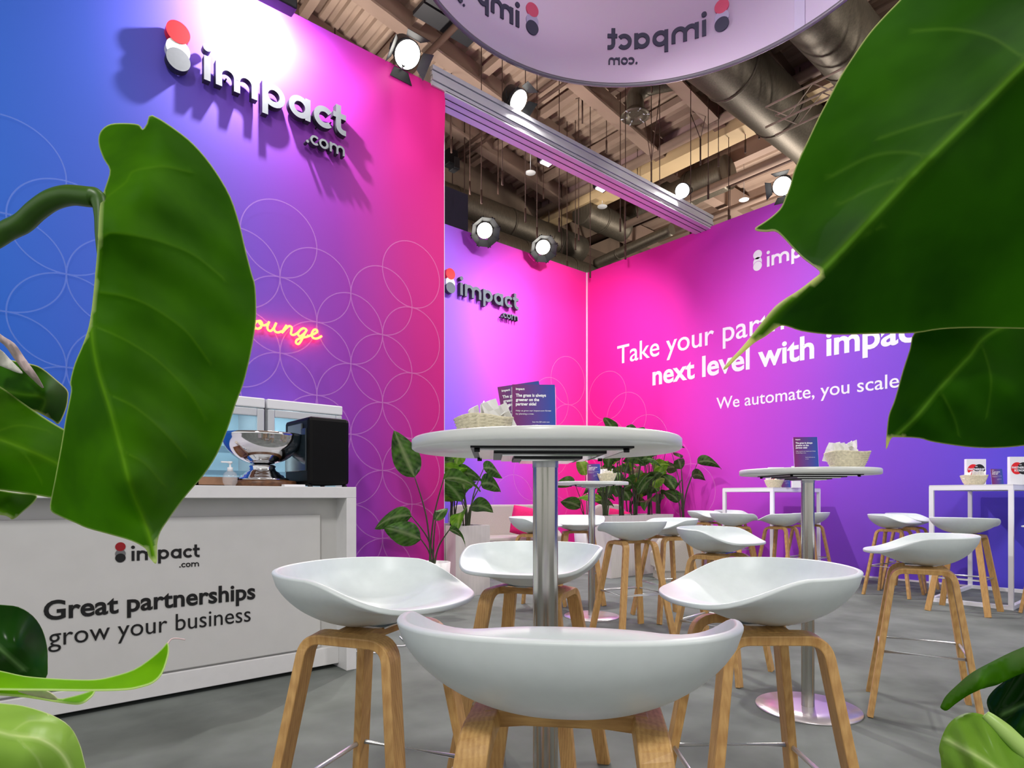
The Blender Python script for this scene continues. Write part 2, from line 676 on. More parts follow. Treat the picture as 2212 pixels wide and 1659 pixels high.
def logo(parent, fn, unit, depth, mats, z=0.0, gap=False):
    """fn(u, v, w): logo plane to 3-D. mats: red, light, dark, text. Parts: wordmark, suffix, three discs"""
    def word(w, name, u0, v0, sc, s=0.25):
        S, D, tot = word_strokes(w, s)
        mb = MB()
        for k, (pts, cl) in enumerate(S):
            pts = [(u0 + a * sc, v0 + b * sc) for a, b in pts]
            mb.stroke(pts, s * sc, z, z + depth * (1 - .006 * (k % 3)), fn, cl)
        for a, b, r in D:
            mb.prism([(u0 + a * sc + p, v0 + b * sc + q) for p, q in arc(0, 0, r * sc, 0, 360, 20)[:-1]], z, z + depth, fn)
        return mb.build(name, mats[3], parent, mats=[mats[3]] if len(mats) < 5 else [mats[3]]), tot
    word('impact', 'wordmark', 0, 0, unit)
    wtot = 6.2 * unit
    sc = unit * 0.45
    _, _, t2 = word_strokes('.com', 0.22)
    word('.com', 'suffix', wtot - (t2 - 0.16) * sc, -0.98 * unit, sc, 0.22)
    r = 0.44 * unit
    cx = -0.95 * unit
    def disc(cy, k, nm, lift):
        MB().prism([(cx + p, cy + q) for p, q in arc(0, 0, r, 0, 360, 40)[:-1]], z, z + depth * lift, fn).build(nm, mats[k], parent)
    disc(1.47 * unit, 0, 'disc', 1.0)
    if gap:
        # crescent above the lower disc with a fine gap
        poly = [(cx + r * math.cos(R(a)), 0.78 * unit + r * math.sin(R(a))) for a in range(-15, 196, 7)]
        low = [(cx + r * 1.1 * math.cos(R(a)), 0.36 * unit + r * 1.1 * math.sin(R(a))) for a in range(158, 21, -7)]
        mb = MB()
        n = len(low)
        up = [poly[int(i * (len(poly) - 1) / (n - 1))] for i in range(n)][::-1]
        for i in range(n - 1):
            mb.prism([low[i], low[i + 1], up[i + 1], up[i]], z, z + depth, fn)
        mb.build('disc', mats[1], parent)
    else:
        disc(0.78 * unit, 1, 'disc', 0.93)
    disc(0.36 * unit, 2, 'disc', 1.06)

# ------------------------------------------------------------------ setting: floor, printed walls
YL, YB, XR, HW = 5.10, 7.577, 8.22, 5.03       # left wall plane, back wall plane, right wall plane, wall height
XE = 3.454                                      # end of the left wall


def structure(o):
    o['kind'] = 'structure'
    return o


structure(MB().box((-14, -12, -0.1), (26, 16, 0)).build('floor', M_CARPET))

G_LEFT = ramp_mat('print_left', [(0.0, srgb(30, 104, 206)), (0.22, srgb(66, 96, 202)), (0.48, srgb(120, 74, 192)), (0.66, srgb(146, 52, 168)),
                                 (0.84, srgb(196, 34, 136)), (1.0, srgb(222, 28, 124))], 'X', 0.15, 4.05, 0.12)
G_BACK = ramp_mat('print_back', [(0.0, srgb(132, 118, 246)), (0.24, srgb(160, 104, 244)), (0.5, srgb(212, 80, 224)), (0.76, srgb(244, 56, 170)),
                                 (1.0, srgb(242, 44, 158))], 'X', 5.0, 8.6, 0.15)
G_RIGHT = ramp_mat('print_right', [(0.0, srgb(54, 70, 196)), (0.16, srgb(84, 76, 212)), (0.42, srgb(146, 80, 222)), (0.62, srgb(208, 72, 214)),
                                   (0.82, srgb(238, 48, 176)), (1.0, srgb(240, 40, 158))], 'Y', 0.4, 7.5, 0.10)

# left wall: fabric stretched over a frame, puckered along its top hem
mb = MB()
nx, nz = 150, 90
X0 = -3.0
grid = []
for j in range(nz + 1):
    row = []
    z = HW * j / nz
    for i in range(nx + 1):
        x = X0 + (XE - X0) * i / nx
        k = sst(3.9, 4.95, z) * sst(1.2, 2.6, x)
        d = 0.016 * k * (math.sin(5.1 * x + 3.0 * z) + 0.6 * math.sin(9.3 * x - 4.0 * z + 1.0)) * (1 - sst(4.9, 5.03, z))
        row.append(mb.bm.verts.new((x, YL - max(-0.002, d), z)))
    grid.append(row)
for j in range(nz):
    for i in range(nx):
        mb.bm.faces.new((grid[j][i], grid[j][i + 1], grid[j + 1][i + 1], grid[j + 1][i])).smooth = True
mb.box((X0, YL + 0.01, 0), (XE, YL + 0.12, HW))
structure(mb.build('wall_left', G_LEFT, fix=False))
# side of the storage room behind the left wall
structure(MB().box((XE - 0.12, YL + 0.12, 0), (XE, YB, HW)).build('wall_store', M_LACQ))
structure(MB().box((XE - 0.12, YB, 0), (XR + 0.12, YB + 0.12, HW)).build('wall_back', G_BACK))
structure(MB().box((XR, -4.5, 0), (XR + 0.12, YB, HW)).build('wall_right', G_RIGHT))
M_TRIM = mat('white_profile', srgb(236, 226, 236), 0.45)
structure(MB().box((XR - 0.018, YB - 0.018, 0), (XR, YB, HW)).build('trim_1', M_TRIM))
structure(MB().box((XR - 0.012, -4.5, 0), (XR, YB - 0.02, 0.02)).build('baseboard_right', M_TRIM))
structure(MB().box((XE, YL + 0.0, 0), (XE + 0.006, YL + 0.12, HW)).build('trim_2', M_TRIM))


# thin printed circles, four meeting at every node
def rings(name, parent, centres, r, w, fn, tint, op, arcs=None):
    mb = MB()
    for k, (u, v) in enumerate(centres):
        a0, a1 = (arcs or {}).get(k, (0, 360))
        n = 72
        pts = [(u + r * math.cos(R(a0 + (a1 - a0) * i / n)), v + r * math.sin(R(a0 + (a1 - a0) * i / n))) for i in range(n + 1)]
        for p, q in zip(pts, pts[1:]):
            def off(pt, s):
                return (u + (pt[0] - u) * (1 + s * w / r), v + (pt[1] - v) * (1 + s * w / r))
            vv = [mb.bm.verts.new(fn(*off(p, -.5), 0.0)), mb.bm.verts.new(fn(*off(q, -.5), 0.0)),
                  mb.bm.verts.new(fn(*off(q, .5), 0.0)), mb.bm.verts.new(fn(*off(p, .5), 0.0))]
            mb.bm.faces.new(vv)
    o = mb.build(name, sheer_mat(name + '_ink', tint, op), parent, fix=False)
    return o


wall_left = bpy.data.objects['wall_left']
wall_back = bpy.data.objects['wall_back']
wall_right = bpy.data.objects['wall_right']
ST = 0.312
cells = [(1, 0), (3, 0), (0, 1), (-1, 0), (2, -1), (0, -1), (4, 1), (4, -1), (5, 0), (1, -2), (3, -2), (-1, -2), (2, -3), (4, -3), (0, -3), (5, -2),
         (3, -4), (5, -4), (1, -4), (4, -5), (2, -5), (3, -6), (5, -6), (4, -7), (3, -8), (5, -8), (2, -7)]
rings('circle_print', wall_left, [(1.824 + i * ST, 2.79 + j * ST) for i, j in cells if 1.824 + (i + 1) * ST < XE + 0.1], ST, 0.009,
      lambda u, v, w: (min(u, XE), YL - 0.022, v), srgb(244, 190, 240), 0.2)
cells2 = [(-6, 1), (-6, -1), (-4, -1), (-5, 0), (-5, -2), (-4, -3), (-6, -3), (-5, -4), (-3, -2)]
rings('circle_print', wall_left, [(1.96 + i * ST, 2.79 + j * ST) for i, j in cells2], ST, 0.009,
      lambda u, v, w: (u, YL - 0.022, v), srgb(160, 180, 240), 0.2)
S2 = 0.42
rings('circle_print', wall_back, [(6.9 + i * S2, 1.35 + j * S2) for i, j in [(0, 0), (1, -1), (2, 0), (1, 1), (2, 2), (3, 1), (1, 3), (2, 4), (3, 3), (-1, -1), (3, -1)]
                                  if 6.9 + i * S2 + S2 < XR], S2, 0.011, lambda u, v, w: (u, YB - 0.003, v), srgb(255, 190, 240), 0.22)
rings('circle_print', wall_right, [(7.1 - i * S2, 1.5 + j * S2) for i, j in [(0, 1), (0, 3), (1, 0), (1, 2), (2, 1), (3, 0), (0, -1), (2, -1), (4, -1), (1, -2)]],
      S2, 0.011, lambda u, v, w: (XR - 0.003, u, v), srgb(255, 190, 240), 0.22, {2: (90, 360), 5: (40, 220), 3: (0, 300)})

# ------------------------------------------------------------------ the hall above and beyond
ZV, XV, KR = 7.75, 9.75, 0.16          # roof height at the valley beam, its place, roof slope


def roof_z(x):
    return ZV + KR * (XV - x) if x < XV else ZV + 0.25 + 0.05 * (x - XV)


mb = MB()
x = -14.0
prof = []
while x < XV:
    prof += [(x, 0.0), (x + 0.09, 0.0), (x + 0.11, 0.05), (x + 0.20, 0.05)]
    x += 0.22
while x < 26:
    prof += [(x, 0.0), (x + 0.16, 0.0), (x + 0.19, 0.05), (x + 0.35, 0.05)]
    x += 0.38
A = [mb.bm.verts.new((x, -12, roof_z(x) + d)) for x, d in prof]
B = [mb.bm.verts.new((x, 16, roof_z(x) + d)) for x, d in prof]
for i in range(len(prof) - 1):
    mb.bm.faces.new((A[i], A[i + 1], B[i + 1], B[i]))
ceiling = structure(mb.build('ceiling', M_DECK, fix=False))
# deep ribs across the deck, purlins along it
for k in range(13):
    y = -4.2 + k * 1.25
    mb = MB()
    for a, b, z0, z1, w in ((-14, XV, -0.34, 0.0, 0.05), (-14, XV, -0.38, -0.34, 0.22)):
        vv = []
        for xx in (a, b):
            for yy in (y - w / 2, y + w / 2):
                for zz in (z0, z1):
                    vv.append(mb.bm.verts.new((xx, yy, roof_z(xx - 1e-4) + zz)))
        for f in ((0, 1, 3, 2), (4, 6, 7, 5), (0, 4, 5, 1), (2, 3, 7, 6), (0, 2, 6, 4), (1, 5, 7, 3)):
            mb.bm.faces.new([vv[i] for i in f])
    mb.build('ceiling_beam', M_BEAM, ceiling)
for k in range(9):
    x = -1.5 + k * 1.3
    MB().box((x, -6, roof_z(x) - 0.22), (x + 0.13, 10.3, roof_z(x) - 0.1)).build('ceiling_purlin', M_BEAM, ceiling)
for k in range(5):
    x = XV + 1.6 + k * 2.3
    MB().box((x, -6, roof_z(x) - 0.4), (x + 0.2, 14, roof_z(x))).build('ceiling_purlin', M_BEAM, ceiling)
for k in range(6):
    y = -3 + k * 2.6
    MB().box((XV + 0.3, y, ZV - 0.2), (24, y + 0.25, ZV + 0.3)).build('ceiling_beam', M_BEAM, ceiling)
# the wide valley beam with its cream lower flange
o = MB().box((XV, -8, ZV - 0.25), (XV + 0.28, 10.4, ZV + 0.75)).build('ceiling_valley_beam', mat('mauve_paint', srgb(168, 138, 136), 0.7, var=0.06, scale=2), ceiling)
MB().box((XV - 0.06, -8, ZV - 0.5), (XV + 0.34, 10.4, ZV - 0.25)).build('flange', M_BEAMLT, o)
# far concrete gable and the hall walls behind everything
structure(MB().box((-14, 10.4, 7.2), (26, 10.75, 9.6)).build('wall_gable', M_CONC))
structure(MB().box((-14, 15.5, 0), (26, 15.8, 9.5)).build('wall_hall', mat('hall_wall', srgb(92, 80, 66), 0.9, var=0.2, scale=1, stretch=(1, 1, 0.2))))
structure(MB().box((25.5, -12, 0), (25.8, 15.5, 9.5)).build('wall_hall_side', mat('hall_wall', srgb(92, 80, 66), 0.9)))

# ------------------------------------------------------------------ signs on the walls
f_left = lambda u, v, w: (1.232 + u, YL - 0.015 - w, 4.115 + v)
t = thing('logo_sign', 'large raised grey impact logo with red dot on the wall above the bar', 'sign', (1.8, YL, 4.1))


def inv(t):
    """parts are built in world axes; keep them there under a placed Empty"""
    bpy.context.view_layer.update()
    for ch in t.children:
        ch.matrix_parent_inverse = Matrix.Translation(t.location).inverted() if not t.rotation_euler.z else (Matrix.Translation(t.location) @ Matrix.Rotation(t.rotation_euler.z, 4, 'Z')).inverted()


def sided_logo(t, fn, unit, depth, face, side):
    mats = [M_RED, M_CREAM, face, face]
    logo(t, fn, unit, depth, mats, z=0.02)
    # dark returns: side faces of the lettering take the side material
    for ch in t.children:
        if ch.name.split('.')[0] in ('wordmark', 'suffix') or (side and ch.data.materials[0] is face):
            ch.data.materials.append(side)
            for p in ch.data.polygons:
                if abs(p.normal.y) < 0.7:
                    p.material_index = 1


sided_logo(t, f_left, 0.182, 0.06, M_GREYL, M_DKL)
for u, v in ((-.17, .27), (-.17, .07), (.02, .1), (.17, .1), (.45, .1), (.68, .06), (.9, .02), (1.02, .1), (1.0, -.13)):
    MB().cyl((1.232 + u, YL + .005, 4.115 + v), (1.232 + u, YL - .045, 4.115 + v), .006, 8).build('standoff', M_DARK, t)
inv(t)
pb = on_y(992, 645, YB - 0.06)
t = thing('logo_sign', 'smaller raised slate grey impact logo on the violet wall behind the sofa', 'sign', (pb.x, YB, 3.9))
pe = on_y(1117, 655, YB - 0.06)
ub = (pe.x - pb.x) / 6.2
sided_logo(t, lambda u, v, w: (pb.x + u, YB - w, pb.z + v + 0.05), ub, 0.07, M_SLATE, M_DKL)
for u, v in ((-.95, 1.4), (-.95, .3), (.12, .5), (1.2, .9), (2.0, .3), (3.6, .1), (4.9, .1), (5.6, .9), (5.3, -.8)):
    MB().cyl((pb.x + u * ub, YB, pb.z + .05 + v * ub), (pb.x + u * ub, YB - .05, pb.z + .05 + v * ub), .005, 8).build('standoff', M_DARK, t)
inv(t)
# white logo and slogan on the right-hand wall
p0 = on_x(1657, 577, XR)
t = thing('wall_logo', 'flat white impact logo printed high on the purple wall over the slogan', 'sign', (XR, p0.y, p0.z))
logo(t, lambda u, v, w: (XR - w, p0.y - u, p0.z + v), 0.145, 0.004, [M_TEXTW] * 4, gap=True)
inv(t)
f_right = lambda u, v, w: (XR - 0.002 - w, -u, v)
a1 = on_x(1333, 787, XR)
a2 = on_x(1408, 832, XR)
a3 = on_x(1548, 884, XR)
e2 = on_x(1975, 741, XR)
e3 = on_x(1942, 835, XR)
V, _ = text_poly('next level with impac', 1.0, 0.022)
w2 = V[:, 0].max() - V[:, 0].min()
s2 = (a2.y - e2.y) / w2
s2h = 0.50
V, _ = text_poly('Take your part', 1.0, 0)
s1 = (a1.y - on_x(1662, 700, XR).y) / (V[:, 0].max() - V[:, 0].min())
V, _ = text_poly('We automate, you scale', 1.0, 0)
s3 = (a3.y - e3.y) / (V[:, 0].max() - V[:, 0].min())
for body, a, s, b, lab in (('Take your partnerships to the', a1, s1, 0.006, 'white thin lettering "Take your partnerships to the", topmost slogan line on the pink wall'),
                           ('next level with impact.com', a2, s2, 0.024, 'white bold lettering "next level with impact.com" across the pink and purple wall'),
                           ('We automate, you scale.', a3, s3, 0.006, 'white lettering "We automate, you scale.", lowest slogan line on the wall')):
    t = thing('wall_lettering', lab, 'lettering', (XR, a.y, a.z))
    ws = body.split(' ')
    for k in range(len(ws)):
        full = text_poly(' '.join(ws[:k + 1]), s, b)[0][:, 0].max()
        own = text_poly(ws[k], s, b)[0][:, 0].max()
        put_text('word', [dict(body=ws[k], u=-a.y + full - own, v=a.z, size=s, bold=b)], M_TEXTW, f_right, t)
    inv(t)

# neon script
def neon():
    t = thing('neon_sign', 'glowing orange red neon script sign "Lounge" over the drinks coolers', 'neon sign', (1.9, YL - 0.03, 2.4))
    # glyph path in photo-like units (x right, y up, x-height about 1)
    L1 = [(-2.35, 1.9), (-2.0, 2.1), (-1.75, 1.7), (-1.95, .7), (-2.3, -.1), (-2.65, -.2), (-2.6, .1), (-2.2, .05), (-1.7, -.2), (-1.1, -.3), (-.6, 0.0)]
    o1 = [(-.05, .95), (-.5, .75), (-.7, .25), (-.4, -.02), (.0, .2), (.15, .7), (-.05, .95), (-.15, .72), (.1, .5), (.5, .55), (.75, .72)]
    u1 = [(.95, 1.05), (.75, .45), (.85, .05), (1.15, .02), (1.5, .45), (1.75, 1.05)]
    u2 = [(1.75, 1.05), (1.5, .4), (1.65, .02), (2.0, -.02), (2.4, .2)]
    n1 = [(2.95, 1.0), (2.65, .5), (2.4, .0)]
    n2 = [(2.4, .0), (2.9, .62), (3.25, .95), (3.55, .85), (3.5, .4), (3.45, .08), (3.7, -.03), (4.1, .2), (4.45, .55)]
    g1 = [(5.35, .9), (4.95, 1.0), (4.5, .65), (4.3, .2), (4.5, -.05), (4.85, .2), (5.2, .6), (5.35, .9), (5.05, .3), (4.7, -.5), (4.35, -1.0), (4.05, -.9), (4.15, -.55), (4.6, -.25), (5.3, .02), (5.9, .35)]
    e1 = [(5.9, .35), (6.35, .62), (6.65, .9), (6.5, 1.12), (6.2, 1.0), (5.95, .5), (6.05, .1), (6.4, .0), (6.8, .15), (7.2, .45)]
    a = on_y(556, 704, YL - 0.05)
    b = on_y(694, 712, YL - 0.05)
    k = (b.x - a.x) / 7.5
    m = emit_mat('neon_glow', (1.0, 0.07, 0.02), 15.0)
    for nm, pts in (('letter', L1), ('letter', o1), ('letter', u1), ('letter', u2), ('letter', n1), ('letter', n2), ('letter', g1), ('letter', e1)):
        mb = MB()
        mb.tube([(a.x + 0.02 + (x + 0.1) * k, YL - 0.045, a.z - 0.02 + y * k * 0.98) for x, y in crom(pts, 6)], 0.0095, 8)
        mb.build('neon_tube', m, t)
    for x in (0.5, 3.0, 5.8):
        MB().cyl((a.x + x * k, YL - 0.056, a.z), (a.x + x * k, YL - 0.001, a.z), 0.004, 8).build('standoff', M_CHROME, t)
    inv(t)
    return t


neon()

# ------------------------------------------------------------------ round hanging banner
BC = W(1.16, 4.67)
BR, BZ, BH = 2.06, 5.5, 1.35
t = thing('hanging_banner', 'round white fabric banner ring with mirrored impact logos hanging under the roof', 'banner', (BC.x, BC.y, BZ))
FWD = Vector((SN, CS, 0))
RGT = Vector((CS, -SN, 0))


def ringpt(u, v, w, r=None):
    a = u / BR
    rr = (r or BR) - 0.004 - w
    p = BC + RGT * (-math.sin(a) * rr) + FWD * (math.cos(a) * rr)
    return (p.x, p.y, BZ + v)


mb = MB()
n = 144
bot = [mb.bm.verts.new(BC + Vector((math.cos(2 * PI * k / n) * BR, math.sin(2 * PI * k / n) * BR, BZ))) for k in range(n)]
top = [mb.bm.verts.new(v.co + Vector((0, 0, BH))) for v in bot]
for k in range(n):
    mb.bm.faces.new((bot[k], bot[(k + 1) % n], top[(k + 1) % n], top[k])).smooth = True
M_BAN = cloth_mat('banner_cloth', srgb(212, 200, 224), 0.48, 0.02)  # white cloth; lilac light bounced off the walls is put into its colour
mb.build('fabric', M_BAN, t, fix=False)
MB().tube([BC + Vector((math.cos(2 * PI * k / n) * BR, math.sin(2 * PI * k / n) * BR, BZ - 0.012)) for k in range(n)], 0.022, 8, closed=True).build('ring_tube', mat('ring_grey', srgb(120, 116, 126), 0.4, 0.5), t)
MB().tube([BC + Vector((math.cos(2 * PI * k / n) * BR, math.sin(2 * PI * k / n) * BR, BZ + BH)) for k in range(n)], 0.022, 8, closed=True).build('ring_tube', M_ALU, t)
M_BTX = mat('banner_ink', srgb(62, 60, 84), 0.7)
M_BRD = mat('banner_red', srgb(214, 84, 118), 0.7)
M_BLT = mat('banner_lilac', srgb(178, 168, 204), 0.7)
for u0 in (-0.93, 1.15):
    logo(t, lambda u, v, w: ringpt(u0 + u, 0.37 + v, w), 0.168, 0.014, [M_BRD, M_BLT, M_BTX, M_BTX])
mb = MB()
for k in range(8):
    u = 0.88 * BR
    a = [ringpt(-u - 0.10 + 0.0, k * BH / 8, 0.001), ringpt(-u, k * BH / 8, 0.001), ringpt(-u, (k + 1) * BH / 8, 0.001), ringpt(-u - 0.10, (k + 1) * BH / 8, 0.001)]
    mb.bm.faces.new([mb.bm.verts.new(p) for p in a])
mb.build('seam', mat('banner_seam', srgb(176, 166, 196), 0.9), t)
for k in range(6):
    p = BC + Vector((math.cos(k * PI / 3 + .4) * BR, math.sin(k * PI / 3 + .4) * BR, 0))
    MB().cyl((p.x, p.y, BZ + BH), (p.x, p.y, roof_z(p.x)), 0.006, 6).build('wire', M_CABLE, t)
inv(t)

# ------------------------------------------------------------------ bar counter
YC, XC0, XC1, ZC = 3.257, -0.9, 1.604, 1.04
t = thing('bar_counter', 'long white bar counter with impact logo and "Great partnerships" lettering on its front', 'counter', (0.4, YC + 0.3, 0))
MB().box((XC0, YC, ZC - 0.062), (XC1, YC + 0.72, ZC)).build('worktop', M_LACQ, t, bevel=0.003)
MB().box((XC1 - 0.06, YC, 0), (XC1, YC + 0.72, ZC - 0.062)).build('side_panel', M_LACQ, t, bevel=0.003)
M_BODY = mat('white_front', srgb(206, 206, 204), 0.45, var=0.02, scale=10)
MB().box((XC0, YC + 0.13, 0.03), (XC1 - 0.06, YC + 0.6, ZC - 0.062)).build('body', M_BODY, t)
MB().box((XC0, YC + 0.105, 0.135), (1.435, YC + 0.135, 0.885)).build('front_panel', M_BODY, t, bevel=0.004)
MB().box((XC0, YC + 0.10, 0.025), (XC1 - 0.06, YC + 0.14, 0.125)).build('plinth_rail', M_LACQ, t, bevel=0.003)
yp = YC + 0.105
f_c = lambda u, v, w: (u, yp - 0.0015 - w, v)
g0 = on_y(94, 1340, yp); g1 = on_y(551, 1290, yp)
h0 = on_y(104, 1386, yp); h1 = on_y(541, 1343, yp)
o = put_text('lettering', [dict(body='Great partnerships', u=g0.x, v=0.447, size=0.118, bold=0.022, width=g1.x - g0.x),
                           dict(body='grow your business', u=h0.x, v=0.330, size=0.118, bold=-0.002, width=h1.x - h0.x)], M_TEXTB, f_c, t)
o['label'] = 'black two line lettering'
l0 = on_y(284, 1213, yp); l1 = on_y(430, 1207, yp)
lu = (l1.x - l0.x) / 6.2
logo(t, lambda u, v, w: (l0.x + u, yp - 0.001 - w, 0.683 + v), lu, 0.002, [M_REDDK, M_GREYD, M_TEXTB, M_TEXTB])
inv(t)

# ------------------------------------------------------------------ drinks coolers behind the bar
M_FRF = mat('cooler_frame', srgb(196, 200, 204), 0.35, 0.2, var=0.02)
M_FRI = mat('cooler_liner', srgb(196, 226, 238), 0.5, var=0.02)
M_GLASS = glass_mat('cooler_glass', (0.86, 0.95, 0.98), 0.08)
M_SHELF = mat('shelf_wire', srgb(120, 160, 180), 0.4, 0.3)


def cooler(x0, label):
    yf, w, h = 4.5, 0.575, 1.69
    t = thing('drinks_cooler', label, 'refrigerator', (x0 + w / 2, yf + .28, 0), 0, 'coolers behind the bar')
    mb = MB()
    d = 0.56
    mb.box((x0, yf + 0.04, 0), (x0 + 0.03, yf + d, h)).box((x0 + w - 0.03, yf + 0.04, 0), (x0 + w, yf + d, h))
    mb.box((x0 + .03, yf + 0.04, h - 0.03), (x0 + w - .03, yf + d, h)).box((x0 + .03, yf + 0.04, 0), (x0 + w - .03, yf + d, 0.12))
    mb.build('cabinet', M_FRF, t)
    MB().box((x0 + .03, yf + d - 0.04, .12), (x0 + w - .03, yf + d, h - .03)).build('liner', M_FRI, t)
    mb = MB()
    fr = 0.055
    mb.box((x0 + .004, yf, 0.10), (x0 + fr, yf + .04, h - .075)).box((x0 + w - fr, yf, 0.10), (x0 + w - .004, yf + .04, h - .075))
    mb.box((x0 + fr, yf, h - .13), (x0 + w - fr, yf + .04, h - .075)).box((x0 + fr, yf, .10), (x0 + w - fr, yf + .04, .16))
    dr = mb.build('door', M_FRF, t, bevel=0.006)
    MB().box((x0 + fr, yf + .014, .16), (x0 + w - fr, yf + .022, h - .13)).build('pane', M_GLASS, dr)
    MB().box((x0, yf - 0.002, h - .07), (x0 + w, yf + .04, h)).build('header_panel', mat('cooler_header', srgb(226, 228, 230), .35), t, bevel=0.008)
    for k in range(7):
        z = .3 + k * .17
        mb = MB()
        for q in range(5):
            mb.box((x0 + .035, yf + .1 + q * .09, z), (x0 + w - .035, yf + .11 + q * .09, z + .008))
        mb.box((x0 + .035, yf + .06, z - .004), (x0 + w - .035, yf + .07, z + .02))
        mb.build('shelf', M_SHELF, t)
    MB().lathe([(0, 0), (.07, 0), (.07, .018), (0, .018)], (x0 + w / 2, yf + .25, h - .07), 20).build('cooler_lamp', emit_mat('cooler_light', (.85, .96, 1), 14), t)
    MB().box((x0 + .035, yf + .06, .2), (x0 + .05, yf + .08, h - .16)).build('light_strip', emit_mat('cooler_light', (.85, .96, 1), 14), t)
    inv(t)


cooler(1.525, 'white glass door drinks cooler nearer the black coffee machine')
cooler(0.935, 'white glass door drinks cooler mostly hidden by the big hanging leaf')

# ------------------------------------------------------------------ on the bar
t = thing('coffee_machine', 'black coffee machine with rounded corners at the end of the bar', 'coffee machine', (1.47, 3.5, ZC))
MB().box((1.355, 3.33, ZC + .012), (1.60, 3.70, ZC + .395)).build('housing', M_BLACK, t, bevel=0.022)
MB().box((1.347, 3.36, ZC + .09), (1.358, 3.67, ZC + .33)).build('side_panel', mat('smoked_panel', srgb(34, 46, 54), .12), t, bevel=0.004)
MB().box((1.345, 3.42, ZC + .30), (1.356, 3.62, ZC + .36)).build('control_panel', mat('grey_panel', srgb(90, 98, 104), .3), t, bevel=.002)
for a in (1.375, 1.58):
    for b in (3.36, 3.67):
        MB().cyl((a, b, ZC), (a, b, ZC + .013), .014, 12).build('foot', M_DARK, t)
inv(t)
pb_ = on_y(567, 1050, 3.55)
bx, by = pb_.x, pb_.y
tag(MB().lathe([(0, 0), (.178, 0), (.182, .006), (.182, .028), (.176, .034), (0, .034)], (bx, by, ZC), 40).build('wooden_board', M_WOODDK),
    'round dark wooden board under the silver bowl', 'board')
t = thing('punch_bowl', 'polished silver punch bowl on a stepped foot', 'bowl', (bx, by, ZC + .034))
MB().lathe([(0, .0), (.138, 0), (.142, .006), (.138, .014), (.118, .02), (.112, .03), (.098, .036), (.092, .046), (.074, .056), (.066, .07), (.072, .082), (.06, .09), (0, .09)],
           (bx, by, ZC + .034), 48).build('foot', M_CHROME, t)
pr = [(0, .088)] + [(.212 * math.sin(R(a)), .088 + .17 * (1 - math.cos(R(a)))) for a in range(8, 91, 6)] + [(.217, .262), (.205, .262)] + \
     [(.203 * math.sin(R(a)), .096 + .165 * (1 - math.cos(R(a)))) for a in range(88, -1, -8)]
MB().lathe(pr, (bx, by, ZC + .034), 56).build('bowl', M_CHROME, t)
inv(t)
ps = on_y(497, 1050, 3.45)
t = thing('soap_dispenser', 'small clear pump bottle on the bar beside the silver bowl', 'bottle', (ps.x, ps.y, ZC))
MB().lathe([(0, 0), (.024, 0), (.036, .02), (.038, .045), (.03, .07), (.014, .082), (0, .082)], (ps.x, ps.y, ZC), 24).build('bottle', glass_mat('clear_bottle', (1, 1, 1), .18), t)
MB().lathe([(0, .08), (.014, .08), (.014, .1), (.005, .102), (.005, .12), (.012, .122), (.012, .132), (0, .132)], (ps.x, ps.y, ZC), 16).box((ps.x - .045, ps.y - .006, ZC + .124), (ps.x, ps.y + .006, ZC + .132)).build('pump', mat('pump_white', srgb(236, 238, 240), .3), t)
inv(t)
pt = on_y(462, 1048, 3.6)
t = thing('wooden_tray', 'low wooden tray on the bar behind the pump bottle', 'tray', (pt.x, pt.y, ZC))
mb = MB()
mb.box((pt.x - .11, pt.y - .1, ZC), (pt.x + .10, pt.y + .1, ZC + .008))
mb.box((pt.x - .11, pt.y - .1, ZC), (pt.x + .10, pt.y - .09, ZC + .05)).box((pt.x - .11, pt.y + .09, ZC), (pt.x + .10, pt.y + .1, ZC + .05))
mb.box((pt.x - .11, pt.y - .1, ZC), (pt.x - .1, pt.y + .1, ZC + .05)).box((pt.x + .09, pt.y - .1, ZC), (pt.x + .10, pt.y + .1, ZC + .05))
mb.build('tray_body', mat('light_walnut', srgb(150, 112, 84), .5, var=.15, scale=20), t)
inv(t)
tag(MB().lathe([(0, 0), (.028, 0), (.036, .09), (.033, .09), (.026, .006), (0, .006)], (pt.x - .19, pt.y - .06, ZC), 20).build('paper_cup', mat('paper_cup', srgb(214, 204, 190), .6)),
    'beige paper cup on the bar by the edge of the big leaf', 'cup')
tag(MB().box((1.22, 3.33, ZC), (1.335, 3.48, ZC + .012)).build('napkin_stack', M_TEXTW, bevel=.002), 'flat white stack of napkins at the coffee machine', 'napkins')
# dark bag hanging behind the end of the bar
mb = MB()
mb.prism([(0, 0), (.12, .30), (.12, 0.02)], 0, .12, lambda u, v, w: (1.64 + u * .7, 3.6 + w, .02 + v))
tag(mb.build('cable_case', M_BLACK), 'black wedge shaped case on the floor behind the end of the bar', 'case')
tag(MB().tube(crom([(1.72, 3.62, .02), (1.86, 3.5, .006), (1.98, 3.62, .006), (2.1, 3.55, .006), (2.2, 3.8, .006)], 8), .004, 6).build('power_cable', M_TEXTW), 'thin white cable lying on the floor by the black case', 'cable')

# ------------------------------------------------------------------ bar stools
def smooth_path(pts, rad, n=7):
    out = [Vector(pts[0])]
    for a, b, c in zip(pts, pts[1:], pts[2:]):
        a, b, c = Vector(a), Vector(b), Vector(c)
        d1, d2 = (a - b).normalized(), (c - b).normalized()
        p, q = b + d1 * rad, b + d2 * rad
        for k in range(n + 1):
            s = k / n
            out.append(p * (1 - s) ** 2 + b * 2 * s * (1 - s) + q * s * s)
    out.append(Vector(pts[-1]))
    return out


